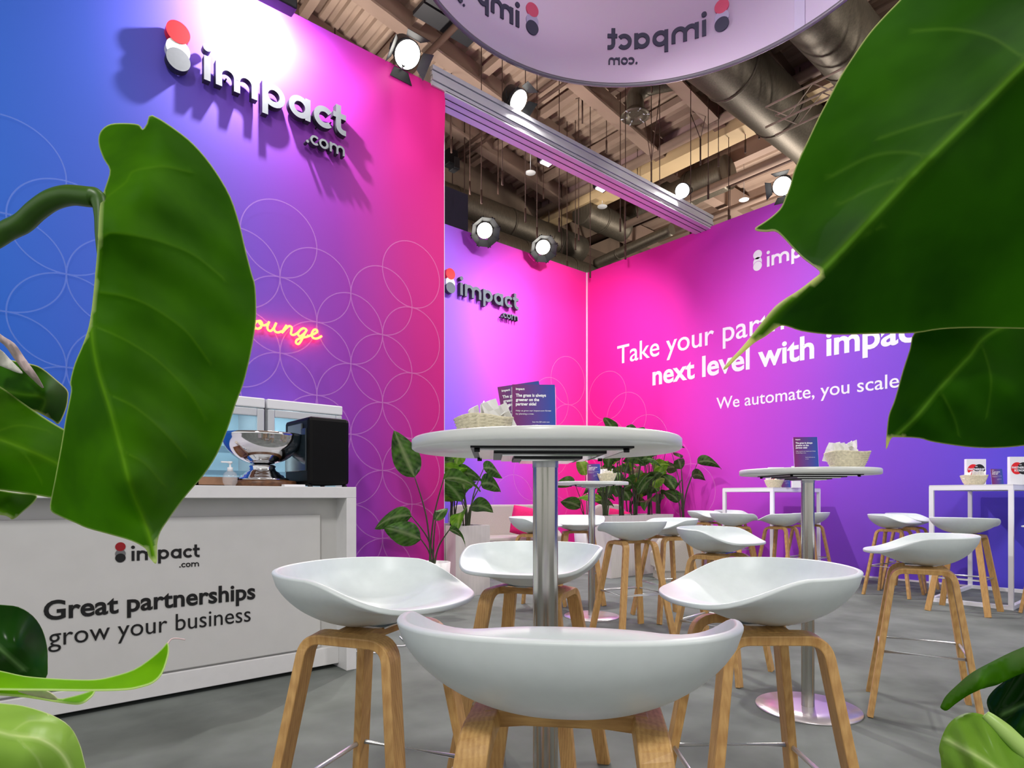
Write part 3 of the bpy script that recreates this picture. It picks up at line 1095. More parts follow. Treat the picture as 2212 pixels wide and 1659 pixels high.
def shell_rim(th):
    c, s = math.cos(th), math.sin(th)
    e = 2.35
    ry = 0.232 if s > 0 else 0.208
    k = (abs(c) ** e + abs(s) ** e) ** (-1 / e)
    x, y = 0.238 * c * k, ry * s * k
    z = 0.815 - 0.008 * (s + 1) - 0.052 * sst(-0.12, 0.80, s)
    return x, y, z, s


def shell_pt(th, q, o=0.0):
    x, y, zr, s = shell_rim(th)
    cy = -0.012
    zb = 0.678
    wf = sst(-0.1, 0.9, s)
    fb = 1 - (1 - q ** 2.1) ** 0.62 if q < 1 else 1.0
    ff = min(1.0, 1.9 * q * q - 0.85 * q ** 4)
    if q > .95:
        ff = ff + (1 - ff) * (q - .95) / .05
    f = fb * (1 - wf) + ff * wf
    z = zb + (zr - zb) * f - 0.010 * wf * sst(0.72, 1.0, q)
    return x * q, cy + (y - cy) * q, z


def make_stool():
    t = thing('bar_stool', 'white shell bar stool with its back to the camera, nearest of all', 'bar stool', (0, 0, 0), 0, 'white shell bar stools')
    mb = MB()
    NT, NR = 72, 20
    rings_ = []
    c = mb.bm.verts.new((0, -0.012, 0.678))
    for j in range(1, NR + 1):
        q = (j / NR) ** 0.8
        rings_.append([mb.bm.verts.new(shell_pt(2 * PI * k / NT, q)) for k in range(NT)])
    for k in range(NT):
        mb.bm.faces.new((c, rings_[0][k], rings_[0][(k + 1) % NT])).smooth = True
    for a, b in zip(rings_, rings_[1:]):
        for k in range(NT):
            mb.bm.faces.new((a[k], b[k], b[(k + 1) % NT], a[(k + 1) % NT])).smooth = True
    o = mb.build('seat_shell', M_WHITE, t, fix=False)
    so = o.modifiers.new('thickness', 'SOLIDIFY')
    so.thickness = 0.013
    so.offset = -1
    so.use_even_offset = True
    bv = o.modifiers.new('edge', 'BEVEL')
    bv.width = 0.004
    bv.segments = 3
    bv.limit_method = 'ANGLE'
    bv.angle_limit = R(50)
    ztop = 0.654
    for s in (-1, 1):
        def P(y, z, s=s):
            return (s * (0.118 + 0.145 * (ztop - z)), y, z)
        pts = smooth_path([P(-0.205, 0), P(-0.110, ztop), P(0.110, ztop), P(0.205, 0)], 0.045)
        mb = MB()
        mb.bar(pts, 0.046, 0.024, (1, 0, 0.145 * s * -1))
        mb.build('bent_leg', M_OAK, t, bevel=0.003)
    MB().bar([(-0.118, 0, ztop), (-0.06, 0, ztop + 0.006), (0.06, 0, ztop + 0.006), (0.118, 0, ztop)], 0.085, 0.026, (0, 1, 0)).build('cross_rail', M_OAKEDGE, t, bevel=0.003)
    MB().box((-0.055, -0.04, ztop + 0.012), (0.055, 0.04, ztop + 0.022)).build('seat_bracket', M_DARK, t, bevel=0.002)
    MB().box((-0.07, -0.055, ztop + 0.018), (0.07, 0.065, ztop + 0.0215)).build('seat_plate', M_CHROME, t)
    zf = 0.29
    xf = 0.118 + 0.145 * (ztop - zf)
    yf = 0.110 + 0.095 * (ztop - zf) / ztop
    MB().tube([(-xf, -yf, zf), (xf, -yf, zf), (xf, yf, zf), (-xf, yf, zf)], 0.0075, 8, closed=True).build('footrest', M_ROD, t)
    return t


stool0 = make_stool()
# x ahead/right of the camera, facing direction, label
SEATS = [
    (0.082, 0.93, (0.13, 0.99), None),
    (-0.335, 1.53, (0.936, -0.353), 'white bar stool beside the bar counter, its low lip turned to the near table'),
    (0.612, 1.55, (-1.0, 0.0), 'white shell bar stool across the near table from the one beside the bar'),
    (0.066, 2.16, (-0.37, -0.93), 'white shell bar stool seen behind the steel column of the near table'),
    (0.880, 4.52, (-0.37, 0.93), 'shaded white bar stool in front of the "Premium partners" planter'),
    (1.270, 5.02, (-0.95, -0.30), 'white bar stool standing just behind the shaded one by the white planter'),
    (1.172, 3.47, (0.72, -0.69), 'white bar stool pointing its lip at the purple wall table from the planter side'),
    (1.885, 2.84, (-0.87, 0.49), 'white bar stool seen from the side beyond the round steel base plate'),
    (0.205, 5.42, (0.9, -0.4), 'white bar stool half hidden by the near steel column, before the pink cushion'),
    (0.620, 5.78, (0.0, -1.0), 'white bar stool facing out behind the smallest round table'),
]
for X, Y, fc, lab in SEATS:
    loc = W(X, Y)
    if lab is None:
        stool0.location = loc
        stool0.rotation_euler = (0, 0, facing(*fc))
    else:
        dup(stool0, lab, loc, facing(*fc))
WALLSEATS = [
    ((7.0, 4.38), (0, -1), 'white bar stool tucked in on the plant side of the far white frame table'),
    ((7.62, 4.38), (0, -1), 'white bar stool by the pink wall on the plant side of the far frame table'),
    ((6.28, 3.60), (1, 0), 'white bar stool at the open end of the far white frame table'),
    ((6.60, 3.22), (0, 1), 'white bar stool behind the front post of the far white frame table'),
    ((7.25, 3.22), (0, 1), 'white bar stool by the wall half hidden behind the steel column'),
    ((6.97, 2.24), (0, -1), 'white bar stool on the far side of the nearer white frame table'),
    ((7.52, 2.26), (0, -1), 'white bar stool closest to the blue wall at the nearer frame table'),
    ((6.42, 1.52), (1, 0), 'white bar stool at the open end of the nearer white frame table'),
    ((6.9, 0.98), (0, 1), 'white bar stool cut off by the edge of the picture at the frame table'),
]
for (x, y), (dx, dy), lab in WALLSEATS:
    dup(stool0, lab, (x, y, 0), math.atan2(dy, dx) - PI / 2)

# ------------------------------------------------------------------ round pedestal tables
HT = 1.11


def make_table(label, X, Y, pole=0.0285):
    t = thing('pedestal_table', label, 'table', W(X, Y), R(-40.4 + 2), 'round white pedestal tables')
    th = .026
    MB().lathe([(0, HT - th), (.295, HT - th), (.3, HT - th + .004), (.3, HT - .004), (.296, HT), (0, HT)], seg=96).build('tabletop', M_TABLE, t)
    MB().lathe([(pole, .012), (pole, HT - .036)], seg=40).build('column', M_STEEL, t)
    MB().lathe([(pole + .001, HT - .062), (pole + .001, HT - th)], seg=40).build('collar', M_ALU, t)
    MB().lathe([(0, 0), (.226, 0), (.228, .003), (.226, .008), (.1, .012), (0, .013)], seg=72).build('base_plate', M_BASE, t)
    z = HT - th
    MB().box((-.165, -.165, z - .004), (.165, .165, z)).build('mount_plate', M_DARK, t)
    for hw, mm in ((.150, M_PLATE), (.118, M_DARK), (.100, M_PLATE), (.074, M_DARK), (.058, M_PLATE)):  # alternating dark and bright steps paint mirrored reflections into the underside
        z -= .004
        MB().box((-hw, -hw, z - .004), (hw, hw, z)).build('mount_step', mm, t)
    for a in (-.152, .152):
        for b in (-.152, .152):
            MB().cyl((a, b, HT - th - .012), (a, b, HT - th - .004), .006, 10).build('screw', M_DARK, t)
    return t


T1 = (0.076, 1.40)
T2 = (1.377, 2.866)
T3 = (0.657, 5.08)
make_table('round white pedestal table nearest the camera, with leaflets and a basket on top', *T1)
make_table('round white pedestal table with one upright leaflet and a basket, before the purple wall', *T2)
make_table('small looking round white pedestal table in the distance before the pink corner', *T3)

# ------------------------------------------------------------------ frame tables at the right wall
def frame_table(x0, x1, y0, y1, label):
    t = thing('frame_table', label, 'table', ((x0 + x1) / 2, (y0 + y1) / 2, 0), 0, 'white frame tables at the wall')
    w, h = .036, 1.085
    for x in (x0, x1 - w):
        for y in (y0, y1 - w):
            MB().box((x, y, w), (x + w, y + w, h - w)).build('leg', M_TEXTW, t)
    for z in (0, h - w):
        MB().box((x0, y0, z), (x1, y0 + w, z + w)).build('rail', M_TEXTW, t)
        MB().box((x0, y1 - w, z), (x1, y1, z + w)).build('rail', M_TEXTW, t)
        MB().box((x0, y0 + w, z), (x0 + w, y1 - w, z + w)).build('rail', M_TEXTW, t)
        MB().box((x1 - w, y0 + w, z), (x1, y1 - w, z + w)).build('rail', M_TEXTW, t)
    MB().box((x0 + .002, y0 + .002, h), (x1 - .002, y1 - .002, h + .012)).build('tabletop', M_LACQ, t)
    inv(t)
    return h + .012


HF = frame_table(6.78, 8.12, 1.25, 1.88, 'white square tube frame table against the blue part of the wall')
frame_table(6.78, 8.02, 3.40, 4.03, 'white square tube frame table against the pink purple wall behind the steel column')

# ------------------------------------------------------------------ leaflets, baskets, books
def leaflet_mat(nm, a, b):
    m, nt, bs, out = new_mat(nm)
    tc = nt.nodes.new('ShaderNodeTexCoord')
    sp = nt.nodes.new('ShaderNodeSeparateXYZ')
    nt.links.new(tc.outputs['Object'], sp.inputs[0])
    mr = nt.nodes.new('ShaderNodeMapRange')
    mr.inputs['From Min'].default_value = -.05
    mr.inputs['From Max'].default_value = .05
    nt.links.new(sp.outputs['X'], mr.inputs['Value'])
    rp = nt.nodes.new('ShaderNodeValToRGB')
    rp.color_ramp.elements[0].color = a
    rp.color_ramp.elements[1].color = b
    e = rp.color_ramp.elements.new(.5)
    e.color = tuple((x + y) / 2 for x, y in zip(a, b))
    nt.links.new(mr.outputs['Result'], rp.inputs['Fac'])
    nt.links.new(rp.outputs['Color'], bs.inputs['Base Color'])
    bs.inputs['Roughness'].default_value = .3
    return m


M_LF = leaflet_mat('leaflet_print', srgb(118, 14, 104), srgb(22, 72, 166))


def leaflet(label, loc, rz, tilt=R(-8), roll=0.0, group=None, text=True, stand=True):
    t = thing('leaflet', label, 'leaflet', loc, rz, group)
    w, h = .105, .148
    mx = Matrix.Translation((0, 0, .001)) @ Matrix.Rotation(roll, 4, 'Y') @ Matrix.Rotation(tilt, 4, 'X')
    o = MB().box((-w / 2, 0, .002), (w / 2, .0015, h)).build('card', M_LF, t)
    o.matrix_local = mx
    if text:
        fn = lambda u, v, q: (u, -.0004 - q, v)
        L = [dict(body='impact', u=-.044, v=.134, size=.008, bold=.03, depth=.0001),
             dict(body='The grass is always', u=-.044, v=.117, size=.0105, bold=.035, depth=.0001, width=.074),
             dict(body='greener on the', u=-.044, v=.106, size=.0105, bold=.035, depth=.0001, width=.057),
             dict(body='partner side!', u=-.044, v=.095, size=.0105, bold=.035, depth=.0001, width=.05),
             dict(body='Help us grow our impact.com forest', u=-.044, v=.080, size=.0055, depth=.0001, width=.086),
             dict(body='by planting a tree.', u=-.044, v=.072, size=.0055, depth=.0001, width=.044),
             dict(body='Scan the QR code now', u=-.004, v=.052, size=.0048, depth=.0001, width=.042),
             dict(body='or visit', u=-.004, v=.044, size=.0048, depth=.0001)]
        x = put_text('lettering', L, M_TEXTW, fn, o)
        x.location = (0, 0, 0)
    if stand:
        MB().box((-w / 2 - .002, -.012, 0), (w / 2 + .002, .05, .003)).build('holder_foot', glass_mat('acrylic', (1, 1, 1), .25), t)
        s = MB().box((-w / 2 - .002, .002, .0), (w / 2 + .002, .0035, h * .96)).build('holder_back', glass_mat('acrylic', (1, 1, 1), .25), t)
        s.matrix_local = mx
    return t


def basket(label, loc, rz, rad=.072, seed=1, n=6, group='baskets of sachets'):
    ks = rad / .1
    rnd = random.Random(seed)
    t = thing('basket', label, 'basket', loc, rz, group)
    hgt = rad * .78
    prof = [(0, 0), (rad * .62, 0)]
    for k in range(9):
        s = k / 8
        prof += [(rad * (.64 + .34 * s ** .7) + .0016, hgt * (s + .02)), (rad * (.64 + .34 * s ** .7) - .0006, hgt * (s + .075))]
    prof += [(rad * .93, hgt * 1.05), (rad * .6, .008), (0, .008)]
    mb = MB()
    mb.lathe(prof, seg=44)
    for v in mb.bm.verts:
        a = math.atan2(v.co.y, v.co.x)
        k = 1 + .012 * math.sin(a * 22 + v.co.z * 900)
        v.co.x *= k
        v.co.y *= k
        v.co.z += .003 * math.sin(a * 3 + seed) * v.co.z / hgt
    mb.build('weave', mat('palm_weave', srgb(214, 206, 178), .85, var=.18, scale=90, bump=.4), t)
    for k in range(n):
        a = rnd.uniform(0, 2 * PI)
        r0 = rad * rnd.uniform(.25, .68)
        mb = MB()
        w, h = rnd.uniform(.020, .030) * ks, rnd.uniform(.034, .05) * ks
        q = [[mb.bm.verts.new((-w + 2 * w * i / 3, .0035 * math.sin(i * 2.1 + j * 1.7 + k), 2 * h * j / 3 - h)) for i in range(4)] for j in range(4)]
        for j in range(3):
            for i in range(3):
                mb.bm.faces.new((q[j][i], q[j][i + 1], q[j + 1][i + 1], q[j + 1][i]))
        o = mb.build('sachet', mat('sachet_paper', srgb(238, 238, 236), .55, var=.02), None, fix=False)
        so = o.modifiers.new('thickness', 'SOLIDIFY')
        so.thickness = .0025
        p = Vector(loc) + Vector((math.cos(a) * r0, math.sin(a) * r0, hgt * .80 + h * .45))
        o.location = p
        o.rotation_euler = (rnd.uniform(-.7, .7), rnd.uniform(-.6, .6), rnd.uniform(0, 6.28))
        tag(o, 'white paper sachet sticking out of the ' + label, 'sachet', 'sachets in the ' + label)
    return t


rzc = -YAW            # square to the camera direction
rzl = R(0)
l1p = at(1154, 920, 1.49); l1p.z = HT
leaflet('purple to blue leaflet standing upright on the near table', l1p, rzc + R(2), group='leaflets on the near table')
l2p = at(1140, 920, 1.525); l2p.z = HT + .0095
leaflet('purple leaflet leaning out at an angle behind the front one on the near table', l2p, rzc + R(2), roll=R(-9), group='leaflets on the near table', stand=False)
b1p = at(1045, 917, 1.47); b1p.z = HT
basket('low woven basket on the near table', b1p, 0, .072, 3, 9)
q = at(1743, 1000, 2.80); q.z = HT
leaflet('purple to blue leaflet standing alone by a basket on the purple wall table', q, rzc + R(-6))
q = at(1830, 1000, 2.86); q.z = HT
basket('woven basket on the purple wall table', q, 0, .098, 11, 10)
q = at(1283, 1035, 5.05); q.z = HT
leaflet('small distant purple leaflet on the table before the pink corner', q, rzc)
q = at(1311, 1035, 5.03); q.z = HT
basket('small pale basket on the distant table', q, 0, .08, 21, 8)


def book(label, loc, rz, group='books on the frame tables'):
    t = thing('book_display', label, 'book', loc, rz, group)
    w, h, d = .19, .255, .03
    MB().box((-w / 2, 0, 0), (w / 2, d, h)).build('cover', M_TEXTW, t, bevel=.002)
    fn = lambda u, v, q_: (u, -.0006 - q_, v)
    MB().prism([(-.03 + .055 * math.cos(a), .15 + .055 * math.sin(a)) for a in np.linspace(0, 2 * PI, 32)[:-1]], 0, .0004, fn).build('disc', M_RED, t)
    MB().prism([(.028 + .055 * math.cos(a), .15 + .055 * math.sin(a)) for a in np.linspace(0, 2 * PI, 32)[:-1]], .0005, .0009, fn).build('disc', M_TEXTB, t)
    put_text('lettering', [dict(body='THE', u=-.012, v=.178, size=.012, bold=.03, depth=.0006),
                           dict(body='PARTNERSHIP', u=-.078, v=.148, size=.026, bold=.03, depth=.0006, width=.156),
                           dict(body='ECONOMY', u=-.055, v=.122, size=.026, bold=.03, depth=.0006, width=.11)], M_TEXTW, lambda u, v, q_: fn(u, v, q_ + .001), t)
    return t


rb = -PI / 2 + R(50)
q = on_x(2109, 1040, 7.25); book('white book with red and black discs behind the basket on the nearer frame table', (q.x, q.y, HF), rzc)
q = on_x(2204, 1040, 7.15); book('white book with red and black discs cut by the edge of the picture', (q.x, q.y, HF), rzc)
q = on_x(1677, 1050, 7.35); book('white book with red and black discs beside a basket on the far frame table', (q.x, q.y, HF), rzc)
q = on_x(1729, 1050, 7.30); book('white book with red and black discs half hidden by the steel column', (q.x, q.y, HF), rzc)
q = on_x(2156, 1045, 7.05); leaflet('bright purple leaflet between two books on the nearer frame table', (q.x, q.y, HF), rzc)
q = on_x(1698, 1050, 7.1); leaflet('bright purple leaflet between two books on the far frame table', (q.x, q.y, HF), rzc)
q = on_x(2104, 1042, 7.02); basket('cream basket on the nearer frame table', (q.x, q.y, HF), 0, .11, 31, 6)
q = on_x(1672, 1050, 7.05); basket('cream basket on the far frame table', (q.x, q.y, HF), 0, .11, 41, 6)

# ------------------------------------------------------------------ sofa, armchair, planters
M_FELT = mat('sofa_felt', srgb(196, 190, 182), .95, var=.08, scale=120, bump=.2)
M_PINK = mat('pink_cloth', srgb(244, 30, 120), .85, var=.06, scale=60)


def sofa(label, c, w, rz, name='sofa'):
    t = thing(name, label, name, c, rz)
    h, d = .88, .72
    mb = MB()
    mb.prism([(-w / 2, .34)] + [(-w / 2 + .16 * (1 - math.cos(R(a))), h - .16 + .16 * math.sin(R(a))) for a in range(0, 91, 15)] +
             [(w / 2 - .16 * (1 - math.cos(R(a))), h - .16 + .16 * math.sin(R(a))) for a in range(90, -1, -15)] + [(w / 2, .34)],
             0, .11, lambda u, v, q: (u, d / 2 - q, v))
    mb.build('backrest', M_FELT, t, bevel=.025)
    for s in (-1, 1):
        mb = MB()
        mb.prism([(-d / 2, .34), (-d / 2, .46), (-d / 2 + .12, .52), (d / 2 - .2, .62), (d / 2 - .1, .62), (d / 2 - .1, .34)], 0, .09, lambda u, v, q, s=s: (s * (w / 2 - q), u, v))
        mb.build('armrest', M_FELT, t, bevel=.02)
    MB().box((-w / 2 + .09, -d / 2, .30), (w / 2 - .09, d / 2 - .11, .45)).build('seat', M_FELT, t, bevel=.03)
    for x in (-w / 2 + .08, w / 2 - .08):
        for y in (-d / 2 + .08, d / 2 - .08):
            MB().cyl((x, y, 0), (x, y, .31), .018, 12).build('leg', M_OAK, t)
    return t


def cushion(label, c, rz, tilt, s=.2):
    mb = MB()
    n = 14
    top, bt = [], []
    for j in range(n + 1):
        ra, rb_ = [], []
        for i in range(n + 1):
            u, v = -1 + 2 * i / n, -1 + 2 * j / n
            k = max(0, (1 - u ** 4)) ** .6 * max(0, (1 - v ** 4)) ** .6
            e = 1 - .06 * (abs(u) ** 2 + abs(v) ** 2) * .5
            ra.append(mb.bm.verts.new((u * s * e, -.075 * k - .004, v * s * e)))
            rb_.append(mb.bm.verts.new((u * s * e, .075 * k + .004, v * s * e)))
        top.append(ra)
        bt.append(rb_)
    for j in range(n):
        for i in range(n):
            mb.bm.faces.new((top[j][i], top[j][i + 1], top[j + 1][i + 1], top[j + 1][i])).smooth = True
            mb.bm.faces.new((bt[j][i], bt[j + 1][i], bt[j + 1][i + 1], bt[j][i + 1])).smooth = True
    for i in range(n):
        mb.bm.faces.new((top[0][i], bt[0][i], bt[0][i + 1], top[0][i + 1]))
        mb.bm.faces.new((top[n][i], top[n][i + 1], bt[n][i + 1], bt[n][i]))
        mb.bm.faces.new((top[i][0], top[i + 1][0], bt[i + 1][0], bt[i][0]))
        mb.bm.faces.new((top[i][n], bt[i][n], bt[i + 1][n], top[i + 1][n]))
    o = mb.build('cushion', M_PINK)
    o.location = c
    o.rotation_euler = (tilt, R(12), rz)
    return tag(o, label, 'cushion')


SC = W(-.10, 8.55)
sofa('pale grey felt sofa with rounded back before the violet wall', (SC.x, SC.y, 0), 1.46, R(-22))
qc = at(1122, 1142, 8.25)
cushion('bright pink cushion standing on the seat of the grey sofa', (qc.x + .02, qc.y - .1, .665), R(-30), R(-14))
AC = W(1.54, 9.2)
sofa('pale grey felt armchair among the plants near the pink corner', (AC.x, AC.y, 0), .54, R(-30), 'armchair')
cushion('small pink cushion on the armchair near the pink corner', (AC.x - .06, AC.y - .12, .64), R(-30), R(-14), .17)
BCH = W(1.97, 7.25)
t = thing('lounge_chair', 'white round backed lounge chair beside the "Premium partners" planter', 'chair', (BCH.x, BCH.y, 0), R(-40))
mb = MB()
mb.prism([(-.27, .1)] + [(-.27 * math.cos(R(a)), (.38 + .2 * math.sin(R(a)))) for a in range(0, 181, 12)] + [(.27, .1)], 0, .1, lambda u, v, q: (u, .1 - q, v))
mb.build('backrest', M_FELT, t, bevel=.02)
MB().box((-.25, .1, .12), (.25, .42, .33)).build('seat', M_FELT, t, bevel=.03)
MB().box((-.22, .02, 0), (.22, .38, .12)).build('base', M_FELT, t)

M_PLANTER = mat('white_planter', srgb(222, 218, 212), .5, var=.05, scale=6, stretch=(8, 8, .6))
M_SOIL = mat('soil', srgb(60, 46, 36), .95, var=.3, scale=60, bump=.6)


def planter(label, lo, hi, h, taper=0.0):
    x0, y0 = lo
    x1, y1 = hi
    t = thing('planter_box', label, 'planter', ((x0 + x1) / 2, (y0 + y1) / 2, 0), 0, 'white planter boxes')
    mb = MB()
    A = [mb.bm.verts.new(p) for p in ((x0 + taper, y0 + taper, 0), (x1 - taper, y0 + taper, 0), (x1 - taper, y1 - taper, 0), (x0 + taper, y1 - taper, 0))]
    B = [mb.bm.verts.new(p) for p in ((x0, y0, h), (x1, y0, h), (x1, y1, h), (x0, y1, h))]
    e = .025
    C_ = [mb.bm.verts.new(p) for p in ((x0 + e, y0 + e, h), (x1 - e, y0 + e, h), (x1 - e, y1 - e, h), (x0 + e, y1 - e, h))]
    D = [mb.bm.verts.new(p) for p in ((x0 + e, y0 + e, h - .06), (x1 - e, y0 + e, h - .06), (x1 - e, y1 - e, h - .06), (x0 + e, y1 - e, h - .06))]
    mb.bm.faces.new(A[::-1])
    for P_, Q in ((A, B), (B, C_), (C_, D)):
        for k in range(4):
            mb.bm.faces.new((P_[k], P_[(k + 1) % 4], Q[(k + 1) % 4], Q[k]))
    mb.bm.faces.new(D)
    mb.build('box', M_PLANTER, t)
    MB().box((x0 + e + .002, y0 + e + .002, h - .058), (x1 - e - .002, y1 - e - .002, h - .03)).build('soil', M_SOIL, t)
    inv(t)
    return t


planter('white planter box standing at the end of the pink wall', (3.475, 4.93), (3.90, 5.62), .70)
planter('long white tapered planter with the round "Premium partners" sticker', (5.70, 4.85), (6.95, 5.30), .76, .05)
planter('white planter box by the right-angled pink corner behind the far frame table', (7.55, 4.95), (8.08, 6.6), .62)
stk = thing('round_sticker', 'purple round sticker reading "Premium partners" on the tapered planter', 'sticker', (6.22, 4.9, .45))
f_st = lambda u, v, w: (6.27 + u, 4.855 + .05 * (1 - (.40 + v) / .76) - .002 - w, .40 + v)
MB().prism([(.185 * math.cos(a), .185 * math.sin(a)) for a in np.linspace(0, 2 * PI, 48)[:-1]], 0, .0008, f_st).build('border', M_TEXTW, stk)
MB().prism([(.165 * math.cos(a), .165 * math.sin(a)) for a in np.linspace(0, 2 * PI, 48)[:-1]], .0009, .0016, f_st).build('disc', mat('sticker_purple', srgb(92, 40, 160), .4), stk)
put_text('lettering', [dict(body='Premium', u=-.105, v=.02, size=.065, bold=.015, depth=.0004, width=.21), dict(body='partners', u=-.105, v=-.06, size=.065, bold=.015, depth=.0004, width=.21)],
         M_TEXTW, lambda u, v, w: f_st(u, v, w + .0018), stk)
inv(stk)

# ------------------------------------------------------------------ potted broad-leaved plants
M_LEAFG = leaf_mat('broad_leaf', srgb(28, 58, 22), srgb(62, 104, 34), srgb(140, 160, 110), .18, .28)
M_LEAFL = leaf_mat('light_leaf', srgb(60, 110, 16), srgb(98, 150, 30), srgb(150, 180, 90), .35, .35)
M_STEM = mat('plant_stem', srgb(52, 62, 34), .6, var=.2, scale=30)


def blade(parent, base, dirn, L, w, droop, mt, rnd, cup=.25):
    """one broad leaf: starts at base, heads along dirn, arches down by droop"""
    d = Vector(dirn).normalized()
    side = d.cross(Vector((SN, CS, 0)) + Vector((0, 0, .5 * rnd.random())))
    if side.length < .1:
        side = d.cross(Vector((0, 0, 1)))
    side = (Matrix.Rotation(rnd.uniform(-.75, .75), 3, d) @ side.normalized()).normalized()
    n, m = 14, 8
    mb = MB()
    vl = mb.bm.verts.layers.float.new('vein')
    rl = mb.bm.verts.layers.float.new('rim')
    p = Vector(base)
    rows = []
    ph = rnd.uniform(0, 6)
    for i in range(n + 1):
        s = i / n
        hw = w / 2 * (math.sin(PI * min(1, s ** .75 * .985 + .015))) ** .8
        nrm = side.cross(d).normalized()
        row = []
        for j in range(m + 1):
            q = -1 + 2 * j / m
            off = side * q * hw + nrm * (cup * hw * abs(q) ** 1.4 + .04 * w * math.sin(9 * s + ph + 2 * q) * abs(q))
            v = mb.bm.verts.new(p + off)
            v[vl] = .55 if j == m // 2 else .12 * (1 if (i + abs(j - m // 2)) % 2 else 0)
            v[rl] = 0.0
            row.append(v)
        rows.append(row)
        d = (d + Vector((0, 0, -droop / n))).normalized()
        p = p + d * L / n
    for i in range(n):
        for j in range(m):
            mb.bm.faces.new((rows[i][j], rows[i + 1][j], rows[i + 1][j + 1], rows[i][j + 1])).smooth = True
    return mb.build('leaf', mt, parent, fix=False)


def potted(label, base, stalks, seed, pot=None, group='broad leaved plants in the planters'):
    """stalks: (lean x, lean y, height, leaf length, leaf width, leaf lean, droop)"""
    rnd = random.Random(seed)
    b = Vector(base)
    t = thing('broad_leaf_plant', label, 'plant', b, 0, group)
    if pot:
        MB().lathe([(0, 0), (pot[0] * .8, 0), (pot[0], pot[1]), (pot[0] * .92, pot[1]), (pot[0] * .9, pot[1] - .04), (0, pot[1] - .04)], b, 32).build('pot', M_LACQ, t)
        b = b + Vector((0, 0, pot[1] - .05))
    for lx, ly, h, L, w, le, dr in stalks:
        a = b + Vector((rnd.uniform(-.03, .03), rnd.uniform(-.03, .03), 0))
        top = a + Vector((lx, ly, h))
        mid = a + Vector((lx * .3, ly * .3, h * .55))
        pts = crom([a, mid, top], 6)
        MB().tube(pts, [.009 - .005 * i / len(pts) for i in range(len(pts))], 6).build('stem', M_STEM, t)
        dv = (Vector(pts[-1]) - Vector(pts[-3])).normalized()
        hd = Vector((lx, ly, 0))
        hd = hd.normalized() if hd.length > .01 else Vector((1, 0, 0))
        blade(t, top - dv * .01, dv * (1 - le) + hd * le, L, w, dr, M_LEAFL if rnd.random() < .25 else M_LEAFG, rnd)
    inv(t)
    return t


RV, FV = RGT, FWD


def S(r, f, h, L, w, le, dr):
    v = RV * r + FV * f
    return (v.x, v.y, h, L, w, le, dr)


q = at(936, 1215, 5.35)
potted('bird of paradise plant with one tall upright leaf in front of the pink wall', (q.x, q.y, 0),
       [S(-.15, 0, .80, .44, .24, .12, -.1), S(.13, -.02, .78, .36, .20, .75, 1.2), S(-.22, .02, .46, .36, .18, .8, 1.0), S(-.10, -.05, .26, .34, .22, .5, .3),
        S(.14, -.03, .34, .22, .11, .8, 2.2), S(.02, .03, .42, .2, .1, .4, .8)], 3, (.15, .42))
rp_ = random.Random(12)


def bush(label, base, n, hmin, hmax, seed, lean=.22, group='broad leaved plants in the planters'):
    r = random.Random(seed)
    st = []
    for k in range(n):
        a = r.uniform(0, 2 * PI)
        h = hmin + (hmax - hmin) * (k + .5) / n
        ln = lean * r.uniform(.4, 1.1) * h / hmax
        st.append((math.cos(a) * ln, math.sin(a) * ln, h, r.uniform(.24, .38), r.uniform(.15, .22), r.uniform(.15, .85), r.uniform(.6, 2.0)))
    potted(label, base, st, seed + 50, None, group)


bush('leafy plant with shiny leaves at the front of the planter beside the pink wall', (3.72, 5.08, .66), 10, .15, .72, 5, .26)
bush('leafy plant at the back of the planter beside the pink wall', (3.78, 5.42, .66), 7, .3, .85, 6, .14)
bush('leafy plant at the narrow end of the tapered planter', (5.85, 5.08, .72), 10, .2, 1.0, 7, .28)
q6 = on_y(1266, 1100, 5.95)
potted('leafy potted plant between the armchair and the pink corner', (q6.x, q6.y, 0),
       [S(-.16, 0, .74, .34, .19, .6, 1.2), S(-.02, .05, .86, .36, .2, .3, .9), S(.16, 0, .62, .3, .18, .7, 1.6), S(-.1, -.05, .40, .34, .2, .5, .6), S(.1, -.05, .48, .3, .2, .6, 1.4), S(.22, .05, .9, .34, .18, .5, 1.3)], 23, (.17, .5))
bush('tall thin stemmed plant second along the tapered planter', (6.15, 5.08, .72), 11, .25, 1.12, 8, .24)
bush('leafy plant in the middle of the tapered planter over the sticker', (6.42, 5.08, .72), 11, .2, 1.02, 9, .24)
bush('dense leafy plant at the wide end of the tapered planter', (6.75, 5.08, .72), 12, .2, 1.16, 10, .26)
bush('leafy plant in the corner planter, nearer the camera', (7.76, 5.25, .58), 9, .3, 1.15, 13, .3)
bush('leafy plant in the middle of the corner planter', (7.78, 5.7, .58), 9, .3, 1.2, 14, .3)
bush('leafy plant in the corner planter, deepest in the corner', (7.78, 6.25, .58), 8, .3, 1.05, 15, .3)

# ------------------------------------------------------------------ header beam and spotlights
t = thing('header_beam', 'long aluminium header beam spanning from the pink wall end to the right wall', 'beam', (5.8, YL, HW))
y0, y1, z0 = YL - .02, YL + .24, HW - .03
for k in range(4):
    MB().box((3.30, y0 - .012 * (k % 2), z0 + .012 + k * .05), (XR + .06, y0 + .03, z0 + .055 + k * .05)).build('profile', M_BEAMF, t)
MB().box((3.46, y0 + .0, z0 - .004), (XR + .06, y1, z0 + .02)).build('underside', M_ALUP, t)
for k in range(2):
    MB().box((3.46, y0 + .07 + k * .09, z0 - .008), (XR + .06, y0 + .078 + k * .09, z0 - .003)).build('slot', M_DARK, t)
MB().box((3.30, y0 + .03, z0 + .02), (XR + .06, y1, z0 + .21)).build('core', M_ALU, t)
inv(t)


